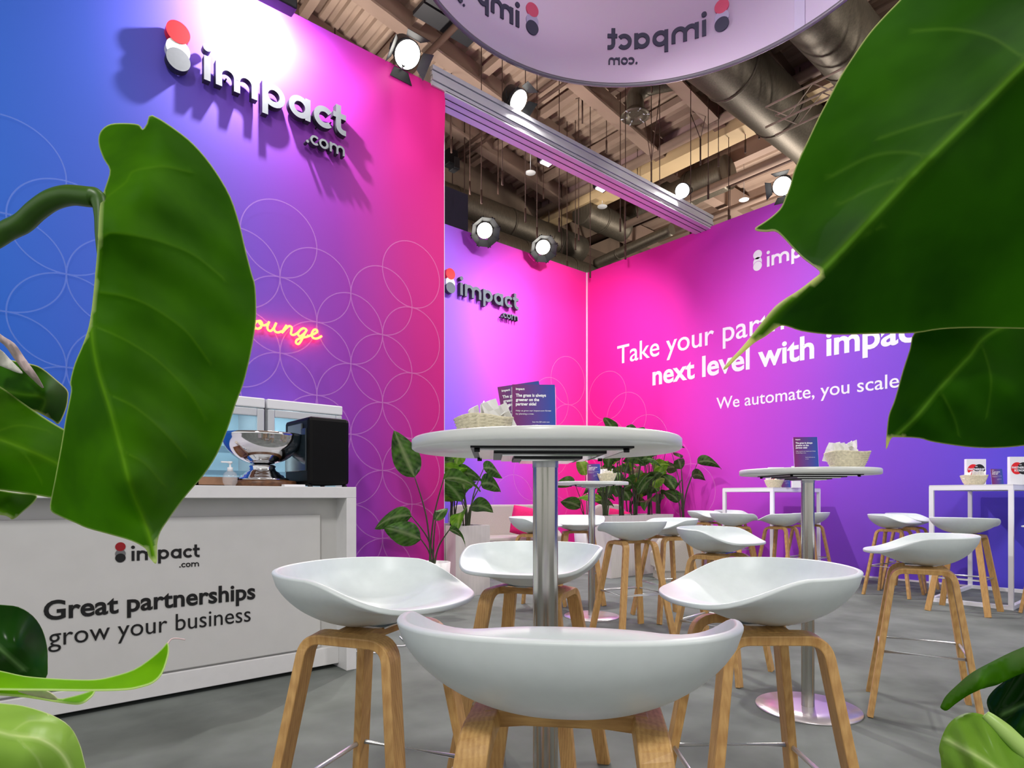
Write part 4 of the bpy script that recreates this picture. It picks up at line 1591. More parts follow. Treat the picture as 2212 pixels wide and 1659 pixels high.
def spotlight(label, loc, aim, energy, r=.085, glow=True, flaps=4, arm=None, cone=110, name='spotlight', barn=.10, blend=.7, group='white stage spotlights', size=.06):
    loc, aim = Vector(loc), Vector(aim)
    d = (aim - loc).normalized()
    t = thing(name, label, 'lamp', loc, 0, group)
    mb = MB()
    mb.tube([loc - d * .2, loc - d * .17, loc - d * .06, loc], [r * .5, r * .85, r * .95, r * 1.05], 20)
    mb.build('housing', M_DARK, t)
    MB().tube([loc + d * .001, loc + d * .006], r * .96, 24).build('lens', M_LAMP if glow else M_LAMPB, t)
    u = d.cross(Vector((0, 0, 1))).normalized()
    w = u.cross(d)
    for k in range(flaps):
        a = 2 * PI * k / flaps
        c = u * math.cos(a) + w * math.sin(a)
        s = -u * math.sin(a) + w * math.cos(a)
        b = loc + c * r * 1.08
        o = b + d * barn * .75 + c * barn * .65
        mb = MB()
        vv = [b - s * r * .6, b + s * r * .6, o + s * r * .95, o - s * r * .95]
        A_ = [mb.bm.verts.new(p) for p in vv]
        B_ = [mb.bm.verts.new(p + c * .003 - d * .003) for p in vv]
        mb.bm.faces.new(A_)
        mb.bm.faces.new(B_[::-1])
        for i in range(4):
            mb.bm.faces.new((A_[i], B_[i], B_[(i + 1) % 4], A_[(i + 1) % 4]))
        mb.build('barn_door', M_DARK, t)
    MB().tube([loc - d * .1 + u * r * 1.1, loc - d * .1 + u * r * 1.2 + Vector((0, 0, -.06)), loc - d * .12 + Vector((0, 0, -r * 1.3)), loc - d * .1 - u * r * 1.2 + Vector((0, 0, -.06)), loc - d * .1 - u * r * 1.1], .007, 6).build('yoke', M_DARK, t)
    if arm is not None:
        MB().tube([loc - d * .12 + Vector((0, 0, -r * 1.3)), Vector(arm)], .014, 8).build('arm', M_ALU, t)
    if energy:
        l = lamp('spot_beam', 'SPOT', loc + d * .012, aim, energy, (1, .96, .9), size, cone, blend)
        l.parent = t
    inv(t)
    return t


p = on_y(880, 118, YL - .12)
spotlight('bright spotlight on top of the pink wall just before the header beam', p, (3.0, 1.6, .8), 300, .125, flaps=4, arm=(p.x, YL + .03, HW - .01))
p = on_y(1120, 218, YL - .05)
spotlight('bright spotlight standing on the header beam by the pink wall', p, (5.6, 1.0, 1.2), 820, .115, cone=150, arm=(p.x, YL + .1, HW + .17))
p = on_y(1474, 412, YL - .05)
spotlight('round silver rimmed spotlight on the header beam near the right wall end', p, (2.0, 3.0, 1.6), 190, .10, glow=False, flaps=0, arm=(p.x - .1, YL + .1, HW + .17))
p = on_y(1047, 498, YB - .30)
spotlight('spotlight with barn doors over the smaller logo on the violet wall', p, (3.4, 2.4, .6), 200, .12, flaps=8, arm=(p.x, YB + .02, HW), barn=.12)
p = on_y(1173, 534, YB - .30)
spotlight('spotlight with barn doors on the back wall nearer the pink corner', p, (4.2, 2.6, .6), 200, .12, flaps=8, arm=(p.x, YB + .02, HW), barn=.12)
p = on_x(1690, 402, XR - .25)
spotlight('bright spotlight on the purple wall top beside the huge leaf', p, (2.6, 2.2, .8), 300, .12, arm=(XR + .04, p.y, HW))
# wall washer over the big logo
WP = Vector((1.60, YL - .30, 4.70))
t = thing('wall_washer', 'dark rectangular floodlight hanging over the big grey impact logo', 'lamp', WP)
MB().box((WP.x - .20, WP.y - .16, WP.z + .01), (WP.x + .20, WP.y - .04, WP.z + .12)).build('housing', M_DARK, t, bevel=.01)
MB().box((WP.x - .18, WP.y - .042, WP.z + .03), (WP.x + .18, WP.y - .034, WP.z + .115)).build('lens', M_LAMP, t)
MB().tube([(WP.x, WP.y - .10, WP.z + .12), (WP.x, WP.y - .09, WP.z + .36), (WP.x, YL + .05, WP.z + .38), (WP.x, YL + .05, HW - .03)], .014, 8).build('arm', M_ALU, t)
MB().tube([(WP.x + .1, WP.y, WP.z + .1), (WP.x + .14, WP.y + .02, WP.z + .2), (WP.x + .12, WP.y + .1, WP.z + .3)], .03, 10).build('ballast', M_CHROME, t)
inv(t)
l = lamp('washer_beam', 'SPOT', (WP.x + .06, YL - .322, WP.z + .075), (WP.x + .10, YL + .04, WP.z - .10), 270, (1, .95, .98), .03, 176, .4)
# floodlights clamped to the back of the header beam, washing the violet wall
for k, (px, py, lab) in enumerate(((1184, 352, 'bright square floodlight clamped behind the middle of the header beam'), (1302, 408, 'small bright floodlight farther along behind the header beam'))):
    c = on_y(px, py, YL + .42)
    t = thing('beam_floodlight', lab, 'lamp', c, 0, 'floodlights on the header beam')
    dd = (Vector((c.x + .2, YB, 2.6)) - c).normalized()
    dl = (dd * .2 + Vector((0, -.35, -1))).normalized()
    uu = dl.cross(Vector((0, 1, 0))).normalized()
    ww = uu.cross(dl)
    M3 = Matrix((uu, ww, -dl)).transposed().to_4x4()
    M3.translation = c
    MB().box((-.11, -.06, .01), (.09, .07, .09), M3).build('housing', M_DARK, t)
    MB().box((-.09, -.05, -.005), (.05, .05, .009), M3).build('lens', emit_mat('flood_glow', (.97, 1, 1), 8), t)
    MB().tube([M3 @ Vector((.12, -.07, 0)), M3 @ Vector((.12, -.07, .012))], .032, 16).build('lens', emit_mat('flood_glow', (.97, 1, 1), 8), t)
    MB().tube([M3 @ Vector((0, 0, .08)), (c.x, YL + .22, HW + .1)], .014, 8).build('clamp', M_DARK, t)
    inv(t)
    l = lamp('flood_beam', 'SPOT', c + Vector((0, .02, -.09)), (c.x + 1.6 * k - .5, YB, 2.9 - .2 * k), 220 + 200 * k, (1, .97, .95), .08, 118, 1.0)
    l.parent = t
    l.matrix_parent_inverse = Matrix.Translation(c).inverted()

# ------------------------------------------------------------------ services hanging under the hall roof
def duct(label, a, b, r, name='ventilation_duct', end=True):
    a, b = Vector(a), Vector(b)
    n = 24
    t = thing(name, label, 'duct', (a + b) / 2, 0, 'hall ventilation ducts')
    MB().tube([a.lerp(b, i / n) for i in range(n + 1)], r, 28, caps=True).build('pipe', M_DUCT, t)
    L = (b - a).length
    d = (b - a).normalized()
    k = 0.6
    while k < L - .2:
        MB().tube([a + d * k, a + d * (k + .05)], r * 1.03, 28).build('joint_band', M_DUCT, t)
        k += 1.4
    k = .8
    while k < L:
        p = a + d * k
        zz = min(roof_z(p.x), 9.4)
        if zz - .1 > p.z + r:
            MB().cyl((p.x, p.y, p.z + r), (p.x, p.y, zz), .01, 6).build('hanger', M_CABLE, t)
        k += 2.6
    inv(t)


duct('long upper duct along the far concrete gable, above its twin', (3.5, 9.9, 6.75), (10.5, 9.9, 6.75), .30)
duct('long lower duct along the far concrete gable, under its twin', (3.5, 9.5, 5.95), (11.0, 9.5, 5.95), .30)
duct('big dark duct crossing under the roof beside the banner', (6.2, 4.75, 7.2), (14.5, 4.75, 7.2), .42)
duct('second big dark duct next to the huge leaf', (7.2, 3.5, 7.3), (15, 3.5, 7.3), .42)
q = at(1520, 395, 12.6)
duct('short round duct with a cut end over the bright round spotlight', (q.x, q.y + .9, q.z), (q.x, q.y - .55, q.z), .33)
q = at(1410, 445, 13.9)
duct('short round duct partly hidden by the header beam', (q.x, q.y + .9, q.z), (q.x, q.y - .6, q.z), .26)
q = at(1365, 535, 13.0)
duct('thin shiny pipe over the corner of the pink walls', (q.x, q.y + 1.0, q.z - .05), (q.x, q.y - 1.0, q.z + .05), .11)
q = at(1290, 470, 13.6)
duct('small duct with a square mouth under the far roof', (q.x - .5, q.y, q.z), (q.x + .9, q.y, q.z), .28)
# bent duct with a nozzle below the banner
q = at(1372, 246, 10.2)
t = thing('duct_nozzle', 'bent silver air duct with a ringed nozzle right under the banner', 'duct', q)
path = crom([q + Vector((0, 0, 0)), q + Vector((.0, 0, .16)), q + Vector((.02, 0, .30)), q + Vector((.16, -.18, .44)), q + Vector((.55, -.7, .47))], 6)
MB().tube(path, .14, 20).build('pipe', M_DUCT, t)
MB().lathe([(.15, .06), (.20, .0), (.235, -.03), (.235, -.045), (.17, -.05), (.13, -.02), (.05, .04), (0, .05)], q, 28).build('nozzle', M_DUCT, t)
for k in range(6):
    a = k * PI / 3
    MB().cyl(q + Vector((.13 * math.cos(a), .13 * math.sin(a), -.03)), q + Vector((.235 * math.cos(a), .235 * math.sin(a), -.05)), .01, 6).build('vane', M_ALUP, t)
inv(t)


def truss(label, a, b, h=.3):
    a, b = Vector(a), Vector(b)
    t = thing('lattice_truss', label, 'truss', (a + b) / 2, 0, 'lattice trusses')
    d = (b - a).normalized()
    s = d.cross(Vector((0, 0, 1))).normalized()
    offs = [s * h / 2 + Vector((0, 0, h / 2)), s * -h / 2 + Vector((0, 0, h / 2)), s * h / 2 - Vector((0, 0, h / 2)), s * -h / 2 - Vector((0, 0, h / 2))]
    for o in offs:
        MB().cyl(a + o, b + o, .016, 8).build('chord', M_TRUSS, t)
    L = (b - a).length
    n = int(L / (h * 1.1))
    mb = MB()
    for i in range(n):
        p, q_ = a + d * (L * i / n), a + d * (L * (i + 1) / n)
        for o1, o2 in ((0, 2), (1, 3)):
            o1, o2 = (o1, o2) if i % 2 else (o2, o1)
            mb.cyl(p + offs[o1], q_ + offs[o2], .008, 5)
    mb.build('lacing', M_TRUSS, t)
    inv(t)


truss('pale lattice truss crossing the big dark ducts', (8.9, -2.0, 6.6), (8.9, 4.5, 6.6))
truss('second lattice truss lower beside the huge leaf', (9.4, -2.0, 6.35), (9.4, 3.9, 6.35), .26)
truss('lattice truss running into the banner ring', (5.8, 1.2, 7.2), (5.8, 5.9, 7.2), .24)
# cable trays and pipes along the roof
for k, (x, z, ya, yb, r) in enumerate(((7.0, 7.75, 1.5, 10.2, .035), (7.12, 7.7, 1.5, 10.2, .03), (5.3, 8.0, 1.5, 10.2, .05), (9.55, 7.45, -3, 10.3, .09), (10.9, 7.1, -3, 10.3, .08), (11.25, 7.2, -3, 10.3, .04), (12.6, 7.4, -3, 10.3, .07), (2.6, 8.4, 2, 10.2, .06))):
    tag(MB().cyl((x, ya, z), (x, yb, z), r, 10).build('roof_pipe', M_BEAM if r > .06 else M_CABLE), 'dark pipe run fixed along under the hall roof', 'pipe', 'pipe runs under the hall roof')
rc = random.Random(8)
CABX = [(975, 330), (1002, 300), (1040, 440), (1076, 420), (1085, 400), (1160, 520), (1174, 430), (1208, 500), (1243, 540), (1250, 520), (1275, 600), (1310, 330), (1351, 560), (1377, 470), (1425, 470), (1407, 420), (1492, 520),
        (1552, 360), (1574, 480), (1577, 490), (1610, 330), (1408, 200), (1640, 300), (1670, 280), (1728, 240), (1690, 200), (1340, 500), (1225, 590), (1015, 420), (930, 160), (955, 170), (800, 90), (727, 60), (660, 30), (1135, 480), (1530, 430), (1462, 380)]
for px, py in CABX:
    Y = rc.uniform(9.5, 12.5)
    q = at(px, py, Y)
    zt = roof_z(q.x)
    if q.z > zt - .3:
        continue
    zb = max(q.z, 4.6)
    mb = MB()
    mb.cyl((q.x, q.y, zb), (q.x, q.y, zt), .007, 6)
    mb.cyl((q.x, q.y, zb), (q.x, q.y, zb + .22), .016, 8)
    tag(mb.build('hanging_cable', M_CABLE), 'thin dark rigging cable dropping from the hall roof', 'cable', 'rigging cables under the hall roof')
# pairs of slings that meet in a point
for px, py in ((1513, 300), (1407, 350), (1258, 210), (1580, 205), (1690, 235), (728, 70)):
    q = at(px, py, 10.6)
    zt = roof_z(q.x + .3) - .04
    mb = MB()
    for s in (-.35, .3):
        mb.cyl(q, (q.x + s * .5, q.y + s, roof_z(q.x + s * .5) + .02), .007, 6)
    mb.cyl(q, q - Vector((0, 0, .45)), .014, 8)
    tag(mb.build('rigging_sling', M_CABLE), 'pair of dark rigging slings meeting in a point under the hall roof', 'cable', 'rigging slings under the hall roof')
for px, py, Y in ((1333, 259, 11), (1146, 374, 12), (1301, 447, 13), (1607, 432, 13)):
    q = at(px, py, Y)
    mb = MB()
    mb.lathe([(0, 0), (.10, 0), (.105, .01), (.06, .035), (0, .04)], q, 24)
    mb.cyl(q + Vector((0, 0, .035)), (q.x, q.y, roof_z(q.x)), .006, 6)
    tag(mb.build('pendant_disc', M_LACQ), 'small round white disc hanging under the hall roof', 'detector', 'round discs under the hall roof')
# dark hanging drape and black fixture behind the back wall
q = on_y(985, 412, 9.0)
tag(MB().box((5.0, 8.98, 5.3), (on_y(1011, 450, 8.98).x, 9.02, on_y(985, 412, 9.0).z)).build('dark_drape', mat('navy_cloth', srgb(30, 28, 48), .9, var=.1, scale=3)),
    'dark navy drape panel hanging beyond the violet wall', 'drape')
for _x in (5.1, 5.6):
    MB().cyl((_x, 9.0, q.z - .02), (_x, 9.0, roof_z(_x)), .008, 6).build('wire', M_CABLE, bpy.data.objects['dark_drape'])
q = on_y(977, 346, 9.0)
t = thing('moving_head', 'small black stage fixture beside the end of the pink wall', 'lamp', q)
MB().box((q.x - .14, q.y - .1, q.z - .12), (q.x + .06, q.y + .1, q.z + .14)).build('head', M_BLACK, t, bevel=.015)
MB().box((q.x - .03, q.y - .11, q.z - .18), (q.x + .09, q.y + .08, q.z + .02)).build('yoke', M_DARK, t, bevel=.01)
MB().cyl((q.x - .04, q.y, q.z + .13), (q.x - .04, q.y, roof_z(q.x)), .012, 8).build('drop_rod', M_CABLE, t)
inv(t)
# skylights: two dark openings in the roof by the banner
q = at(985, 120, 9.2)
tag(MB().box((q.x - .55, q.y - .32, roof_z(q.x) - .36), (q.x + .45, q.y - .02, roof_z(q.x) - .3)).build('roof_hatch', mat('dark_hatch', srgb(34, 34, 38), .4)), 'dark roof hatch panel between the pink wall and the banner ring', 'hatch', 'dark roof hatches')
tag(MB().box((q.x - .55, q.y + .02, roof_z(q.x) - .36), (q.x + .45, q.y + .32, roof_z(q.x) - .3)).build('roof_hatch', MATS['dark_hatch']), 'dark roof hatch panel between the pink wall and the banner ring', 'hatch', 'dark roof hatches')

# ------------------------------------------------------------------ the two big house plants close to the camera
def tps(ctrl, lam=1e-3):
    P_ = np.array([(a / 400.0, b / 400.0) for a, b, _ in ctrl])
    d = np.array([c for *_, c in ctrl])
    n = len(P_)

    def U(r2):
        return np.where(r2 > 1e-12, r2 * np.log(np.maximum(r2, 1e-12)) * .5, 0)
    K = U(((P_[:, None] - P_[None]) ** 2).sum(-1)) + lam * np.eye(n)
    Q = np.hstack([np.ones((n, 1)), P_])
    A_ = np.block([[K, Q], [Q.T, np.zeros((3, 3))]])
    c = np.linalg.solve(A_, np.concatenate([d, np.zeros(3)]))

    def f(x, y):
        p = np.stack([np.asarray(x) / 400.0, np.asarray(y) / 400.0], -1)
        return U(((p[:, None] - P_[None]) ** 2).sum(-1)) @ c[:n] + c[n] + p @ c[n + 1:]
    return f


def seg_dist(pts, poly):
    pts = np.asarray(pts, float)
    best = np.full(len(pts), 1e9)
    for a, b in zip(poly[:-1], poly[1:]):
        a, b = np.array(a, float), np.array(b, float)
        ab = b - a
        t = np.clip(((pts - a) @ ab) / max(ab @ ab, 1e-9), 0, 1)
        best = np.minimum(best, np.linalg.norm(pts - (a + t[:, None] * ab), axis=1))
    return best


def inside(pts, poly):
    x, y = pts[:, 0], pts[:, 1]
    c = np.zeros(len(pts), bool)
    j = len(poly) - 1
    for i in range(len(poly)):
        xi, yi = poly[i]
        xj, yj = poly[j]
        m = ((yi > y) != (yj > y)) & (x < (xj - xi) * (y - yi) / ((yj - yi) or 1e-9) + xi)
        c ^= m
        j = i
    return c


def sheet(parent, outline, ctrl, mt, veins=(), fold=None, ripple=None, step=11, rim=3.0, name='leaf', thick=.0011, vein_w=2.6, smooth_n=3, relief=.0009, cream=None):
    """leaf blade: outline, depth and veins measured where the leaf hangs; becomes a curved sheet of real size and thickness"""
    out = crom(outline, smooth_n, True)
    lo, hi = np.min(out, 0), np.max(out, 0)
    # even spacing along the margin
    o2 = []
    for a, b in zip(out, out[1:] + out[:1]):
        l = math.dist(a, b)
        k = max(1, int(l / (step * .8)))
        o2 += [(a[0] + (b[0] - a[0]) * i / k, a[1] + (b[1] - a[1]) * i / k) for i in range(k)]
    out = o2
    gx, gy = np.meshgrid(np.arange(lo[0], hi[0], step), np.arange(lo[1], hi[1], step * .87))
    gx = gx + (np.arange(gx.shape[0]) % 2)[:, None] * step / 2
    g = np.stack([gx.ravel(), gy.ravel()], -1)
    g = g[inside(g, out)]
    g = g[seg_dist(g, out + out[:1]) > step * .55]
    ring_ = []
    if rim:
        for i, p in enumerate(out):
            a, b = out[i - 1], out[(i + 1) % len(out)]
            tx, ty = b[0] - a[0], b[1] - a[1]
            l = math.hypot(tx, ty) or 1
            for sg in (1, -1):
                q = (p[0] - sg * ty / l * rim, p[1] + sg * tx / l * rim)
                ring_.append(q)
        ring_ = np.array(ring_)
        ring_ = ring_[inside(ring_, out)]
        ring_ = ring_[seg_dist(ring_, out + out[:1]) > rim * .85]
        g = g[seg_dist(g, out + out[:1]) > step * .55 + rim]
        g = np.vstack([g, ring_])
    done_, ex_all = [], []
    for v in veins:
        cv = np.array(crom(v, 14))
        tg = np.gradient(cv, axis=0)
        tg /= np.maximum(np.linalg.norm(tg, axis=1, keepdims=True), 1e-9)
        nn_ = np.stack([-tg[:, 1], tg[:, 0]], -1)
        ex = np.vstack([cv + nn_ * o for o in (0, vein_w * 1.6, -vein_w * 1.6, vein_w * 4, -vein_w * 4)])
        ex = ex[inside(ex, out)]
        ex = ex[seg_dist(ex, out + out[:1]) > rim + 2.5]
        for v0 in done_:
            ex = ex[seg_dist(ex, v0) > vein_w * 5.2]
        done_.append([tuple(p) for p in cv])
        g = g[seg_dist(g, [tuple(p) for p in cv]) > vein_w * 4.8]
        ex_all.append(ex)
    if ex_all:
        g = np.vstack([g] + ex_all)
    pts = [Vector(p) for p in out] + [Vector(p) for p in g]
    n = len(out)
    V, E, Fc, *_ = delaunay_2d_cdt(pts, [(i, (i + 1) % n) for i in range(n)], [], 1, 1e-4)
    V = np.array([tuple(v) for v in V])
    dep = tps(ctrl)(V[:, 0], V[:, 1])
    edge = seg_dist(V, out + out[:1])
    if fold:
        for line, k, w in fold:
            dd = seg_dist(V, crom(line, 14))
            dep = dep + k * np.exp(-np.sqrt(dd * dd + 16) / w)
    if ripple:
        dep = dep + ripple(V[:, 0], V[:, 1]) * np.clip(edge / 30, .25, 1)
    vn = np.zeros(len(V))
    for i, v in enumerate(veins):
        dd = seg_dist(V, crom(v, 14))
        w = vein_w * (1.5 if i == 0 else 1)
        e = np.exp(-(dd / w) ** 2)
        vn = np.maximum(vn, e * (.9 if i == 0 else .3))
        dep = dep - relief * np.exp(-(dd / (w * 2.2)) ** 2) * (1.3 if i == 0 else .8)
    me = bpy.data.meshes.new(name)
    me.from_pydata([tuple(at(x, y, d)) for (x, y), d in zip(V, dep)], [], [tuple(f) for f in Fc])
    a = me.attributes.new('vein', 'FLOAT', 'POINT')
    a.data.foreach_set('value', np.clip(vn, 0, 1).astype(np.float32))
    a = me.attributes.new('rim', 'FLOAT', 'POINT')
    a.data.foreach_set('value', (np.clip(1 - edge / rim, 0, 1) if rim else np.zeros(len(V))).astype(np.float32))
    for p in me.polygons:
        p.use_smooth = True
    ob = bpy.data.objects.new(name, me)
    COL.objects.link(ob)
    me.materials.append(mt)
    so = ob.modifiers.new('thickness', 'SOLIDIFY')
    so.thickness = thick
    so.offset = 0
    ob.parent = parent
    return ob


def stalk(parent, pts, r, mt, name='stem'):
    """pts: (px, py, depth)"""
    P_ = crom([tuple(at(*p)) for p in pts], 8)
    n = len(P_)
    rs = [r[0] + (r[1] - r[0]) * min(1, 3.2 * i / (n - 1)) for i in range(n)] if isinstance(r, tuple) else r
    return MB().tube(P_, rs, 12).build(name, mt, parent)


PALE = srgb(206, 222, 150)  # margin tone: real pale border, plus backlit edges painted into the colour
M_BIG = leaf_mat('philodendron_leaf', srgb(60, 116, 0), srgb(78, 138, 0), srgb(112, 164, 24), .5, .6, PALE)
M_BIGR = leaf_mat('deep_leaf', srgb(40, 94, 0), srgb(58, 118, 2), srgb(112, 164, 44), .42, .6, srgb(226, 230, 160))
M_FRESH = leaf_mat('fresh_leaf', srgb(104, 168, 8), srgb(140, 200, 20), srgb(190, 222, 110), .45, .35, srgb(224, 240, 170))
M_LIME = leaf_mat('lime_leaf', srgb(118, 164, 50), srgb(160, 200, 88), srgb(206, 226, 150), .3, .3, srgb(222, 236, 180))
M_DARKL = leaf_mat('dark_glossy_leaf', srgb(22, 60, 14), srgb(38, 86, 22), srgb(110, 150, 90), .2, .22, srgb(90, 130, 60))
M_PETI = mat('petiole', srgb(54, 96, 14), .4, var=.12, scale=40)
M_PETL = mat('pale_petiole', srgb(170, 206, 110), .4, var=.06, scale=40)
M_HUSK = mat('dry_husk', srgb(214, 190, 190), .7, var=.2, scale=120)

# plant at the bar side
c0 = W(-.62, .42)
t = thing('philodendron', 'large leaved house plant by the bar with one long hanging leaf', 'plant', (c0.x, c0.y, 0), -YAW)
mb = MB()
mb.box((c0.x - .17, c0.y - .17, 0), (c0.x + .17, c0.y + .17, .44))
mb.build('pot', M_PLANTER, t, bevel=.01)
MB().lathe([(0, .441), (.15, .441), (.14, .455), (0, .46)], (c0.x, c0.y, 0), 24).build('soil', M_SOIL, t)
out = [(330, 250), (392, 290), (430, 325), (465, 370), (497, 425), (517, 485), (530, 540), (543, 590), (551, 620), (553, 680), (549, 720), (540, 770), (525, 830), (509, 872), (490, 930),
       (468, 982), (440, 1025), (410, 1060), (390, 1085), (365, 1120), (346, 1150), (339, 1178), (339, 1212), (333, 1216), (322, 1202), (315, 1186), (285, 1169), (240, 1155), (190, 1141), (165, 1130), (130, 1115),
       (110, 1101), (113, 1070), (120, 1035), (134, 960), (144, 900), (155, 845), (153, 825), (163, 785), (180, 745), (193, 705), (200, 650), (207, 580), (212, 520), (214, 470), (218, 436), (230, 400), (238, 369),
       (225, 345), (215, 318), (214, 296), (222, 280), (240, 269), (270, 267), (300, 270), (309, 280), (318, 268)]
ctrl = [(330, 250, .60), (240, 270, .615), (215, 320, .60), (238, 369, .57), (218, 436, .530), (212, 540, .522), (198, 680, .520), (197, 730, .512), (240, 890, .506), (278, 1040, .497), (335, 1210, .50),
        (300, 360, .560), (400, 330, .60), (500, 430, .635), (545, 600, .645), (550, 700, .640), (525, 830, .625), (470, 980, .60), (390, 1085, .565), (345, 1150, .53),
        (350, 500, .558), (360, 650, .560), (370, 800, .556), (380, 950, .55), (330, 1080, .525), (155, 840, .528), (130, 980, .545), (110, 1100, .56), (190, 1140, .54), (190, 960, .522), (220, 1060, .515), (270, 1160, .52)]
veins = [[(216, 440), (211, 560), (198, 690), (210, 790), (240, 890), (262, 975), (285, 1060), (320, 1150), (334, 1205)],
         [(217, 440), (240, 420), (272, 395), (288, 372), (330, 362), (362, 361), (410, 372)],
         [(214, 520), (228, 508), (245, 503), (300, 510), (360, 526), (420, 552), (480, 600)],
         [(205, 630), (270, 640), (330, 665), (400, 715), (450, 780)],
         [(203, 705), (270, 735), (340, 780), (405, 845), (440, 900)],
         [(228, 850), (290, 880), (350, 930), (400, 985)], [(262, 975), (310, 1000), (350, 1045)]]
rip = lambda x, y: .0022 * np.sin(2 * PI * (y - .42 * (x - 200) - .0006 * (x - 200) ** 2) / 128) * np.clip((x - 190) / 120, 0, 1)
sheet(t, out, ctrl, M_BIG, veins, ripple=rip, fold=[(veins[0][3:], -.004, 30), (veins[2], -.004, 26)], rim=3.2, relief=.0016)
stalk(t, [(214, 560, .5225), (213, 510, .5245), (216, 470, .528), (215, 440, .531), (208, 428, .532), (190, 425, .533), (150, 422, .536), (112, 432, .54), (78, 455, .545), (48, 482, .55), (0, 508, .556), (-90, 580, .55), (-180, 800, .52), (-260, 1300, .48), (-560, 1900, .44)], (.0010, .0085), M_PETI)
# leaves behind it at the edge of the picture
sheet(t, [(-60, 770), (0, 775), (62, 786), (90, 796), (122, 822), (144, 842), (146, 860), (141, 885), (126, 915), (110, 905), (60, 880), (0, 862), (-60, 850)],
      [(-60, 770, .66), (0, 780, .64), (90, 796, .63), (146, 850, .655), (126, 915, .66), (60, 880, .62), (-60, 850, .63), (95, 850, .60)], M_BIGR, [[(-60, 830), (40, 850), (95, 860), (88, 890)]], rim=3)
stalk(t, [(60, 890, .64), (-40, 860, .62), (-160, 950, .58), (-420, 1500, .48), (-620, 1900, .44)], .005, M_PETI)
sheet(t, [(-60, 810), (0, 836), (40, 864), (90, 899), (120, 918), (146, 934), (165, 960), (170, 1010), (160, 1060), (125, 1076), (60, 1066), (0, 1058), (-60, 1050)],
      [(-60, 810, .60), (40, 864, .61), (146, 934, .60), (165, 1010, .575), (125, 1076, .565), (0, 1058, .56), (-60, 1050, .55), (60, 970, .555), (-60, 930, .54)], M_BIG,
      [[(-60, 930), (40, 965), (120, 1000), (165, 1030)], [(-20, 938), (40, 920), (100, 930)], [(20, 955), (60, 990), (90, 1040)]], rim=4)
stalk(t, [(-30, 940, .552), (-120, 960, .53), (-320, 1300, .48), (-560, 1900, .43)], .006, M_PETI)
sheet(t, [(-60, 1050), (0, 1060), (40, 1066), (70, 1068), (80, 1073), (72, 1086), (50, 1105), (28, 1122), (12, 1114), (-60, 1100)],
      [(-60, 1050, .60), (40, 1066, .60), (80, 1073, .61), (28, 1122, .585), (-60, 1100, .58), (20, 1085, .585)], M_BIG, [[(-60, 1072), (28, 1118)]], rim=3)
stalk(t, [(-40, 1075, .585), (-140, 1150, .55), (-560, 1900, .43)], .004, M_PETI)
# dried pinkish husks
sheet(t, [(-30, 690), (0, 722), (30, 742), (50, 770), (75, 805), (90, 830), (92, 838), (70, 818), (48, 796), (30, 772), (10, 745), (-30, 715)], [(-30, 700, .60), (40, 770, .585), (92, 838, .585), (60, 800, .578), (20, 745, .58)], M_HUSK, [], rim=0, name='dry_husk', step=7)
sheet(t, [(-30, 745), (0, 755), (20, 775), (47, 803), (40, 806), (0, 790), (-30, 780)], [(-30, 745, .60), (20, 775, .59), (47, 803, .588), (0, 790, .592)], mat('pale_husk', srgb(216, 216, 204), .7, var=.15, scale=120), [], rim=0, name='dry_husk', step=7)
# low leaves at the foot of the picture
sheet(t, [(-60, 1300), (0, 1307), (40, 1312), (70, 1331), (90, 1360), (100, 1395), (102, 1430), (98, 1466), (60, 1468), (0, 1460), (-60, 1455)],
      [(-60, 1300, .50), (40, 1312, .50), (100, 1395, .515), (98, 1466, .50), (0, 1460, .49), (-60, 1455, .485), (30, 1400, .478), (-60, 1380, .48)], M_DARKL, [[(-60, 1350), (0, 1400), (50, 1445)]], rim=1.5)
stalk(t, [(-30, 1380, .482), (-140, 1480, .46), (-560, 1950, .42)], .005, M_PETI)
sheet(t, [(-60, 1440), (0, 1450), (50, 1461), (100, 1466), (160, 1469), (205, 1469), (240, 1463), (290, 1447), (330, 1420), (350, 1402), (362, 1389), (365, 1402), (362, 1422), (350, 1455), (330, 1475), (300, 1485), (270, 1490), (200, 1492),
          (100, 1491), (0, 1490), (-60, 1488)],
      [(-60, 1440, .45), (100, 1466, .455), (205, 1469, .46), (290, 1447, .475), (362, 1389, .50), (350, 1455, .47), (270, 1490, .452), (100, 1491, .44), (-60, 1488, .43)], M_FRESH, [], rim=3, step=8)
stalk(t, [(362, 1391, .50), (370, 1381, .503), (382, 1379, .505), (400, 1382, .507)], (.0009, .0006), M_HUSK, 'leaf_tip')
sheet(t, [(-60, 1482), (0, 1486), (60, 1490), (100, 1494), (125, 1510), (150, 1507), (180, 1499), (204, 1491), (202, 1500), (194, 1508), (182, 1517), (165, 1521), (130, 1517), (60, 1506), (0, 1501), (-60, 1498)],
      [(-60, 1482, .47), (125, 1510, .475), (204, 1491, .49), (165, 1521, .468), (60, 1506, .462), (-60, 1498, .46)], M_FRESH, [], rim=3, step=6)
sheet(t, [(40, 1491), (96, 1491), (124, 1509), (112, 1510), (80, 1504), (58, 1499)], [(40, 1491, .459), (96, 1491, .459), (124, 1509, .465), (80, 1504, .460)], mat('cream_sheath', srgb(226, 232, 178), .5, var=.06, scale=90), [], rim=0, name='leaf_sheath', step=6)
stalk(t, [(-40, 1470, .44), (-160, 1560, .42), (-560, 1950, .41)], .006, M_PETI)
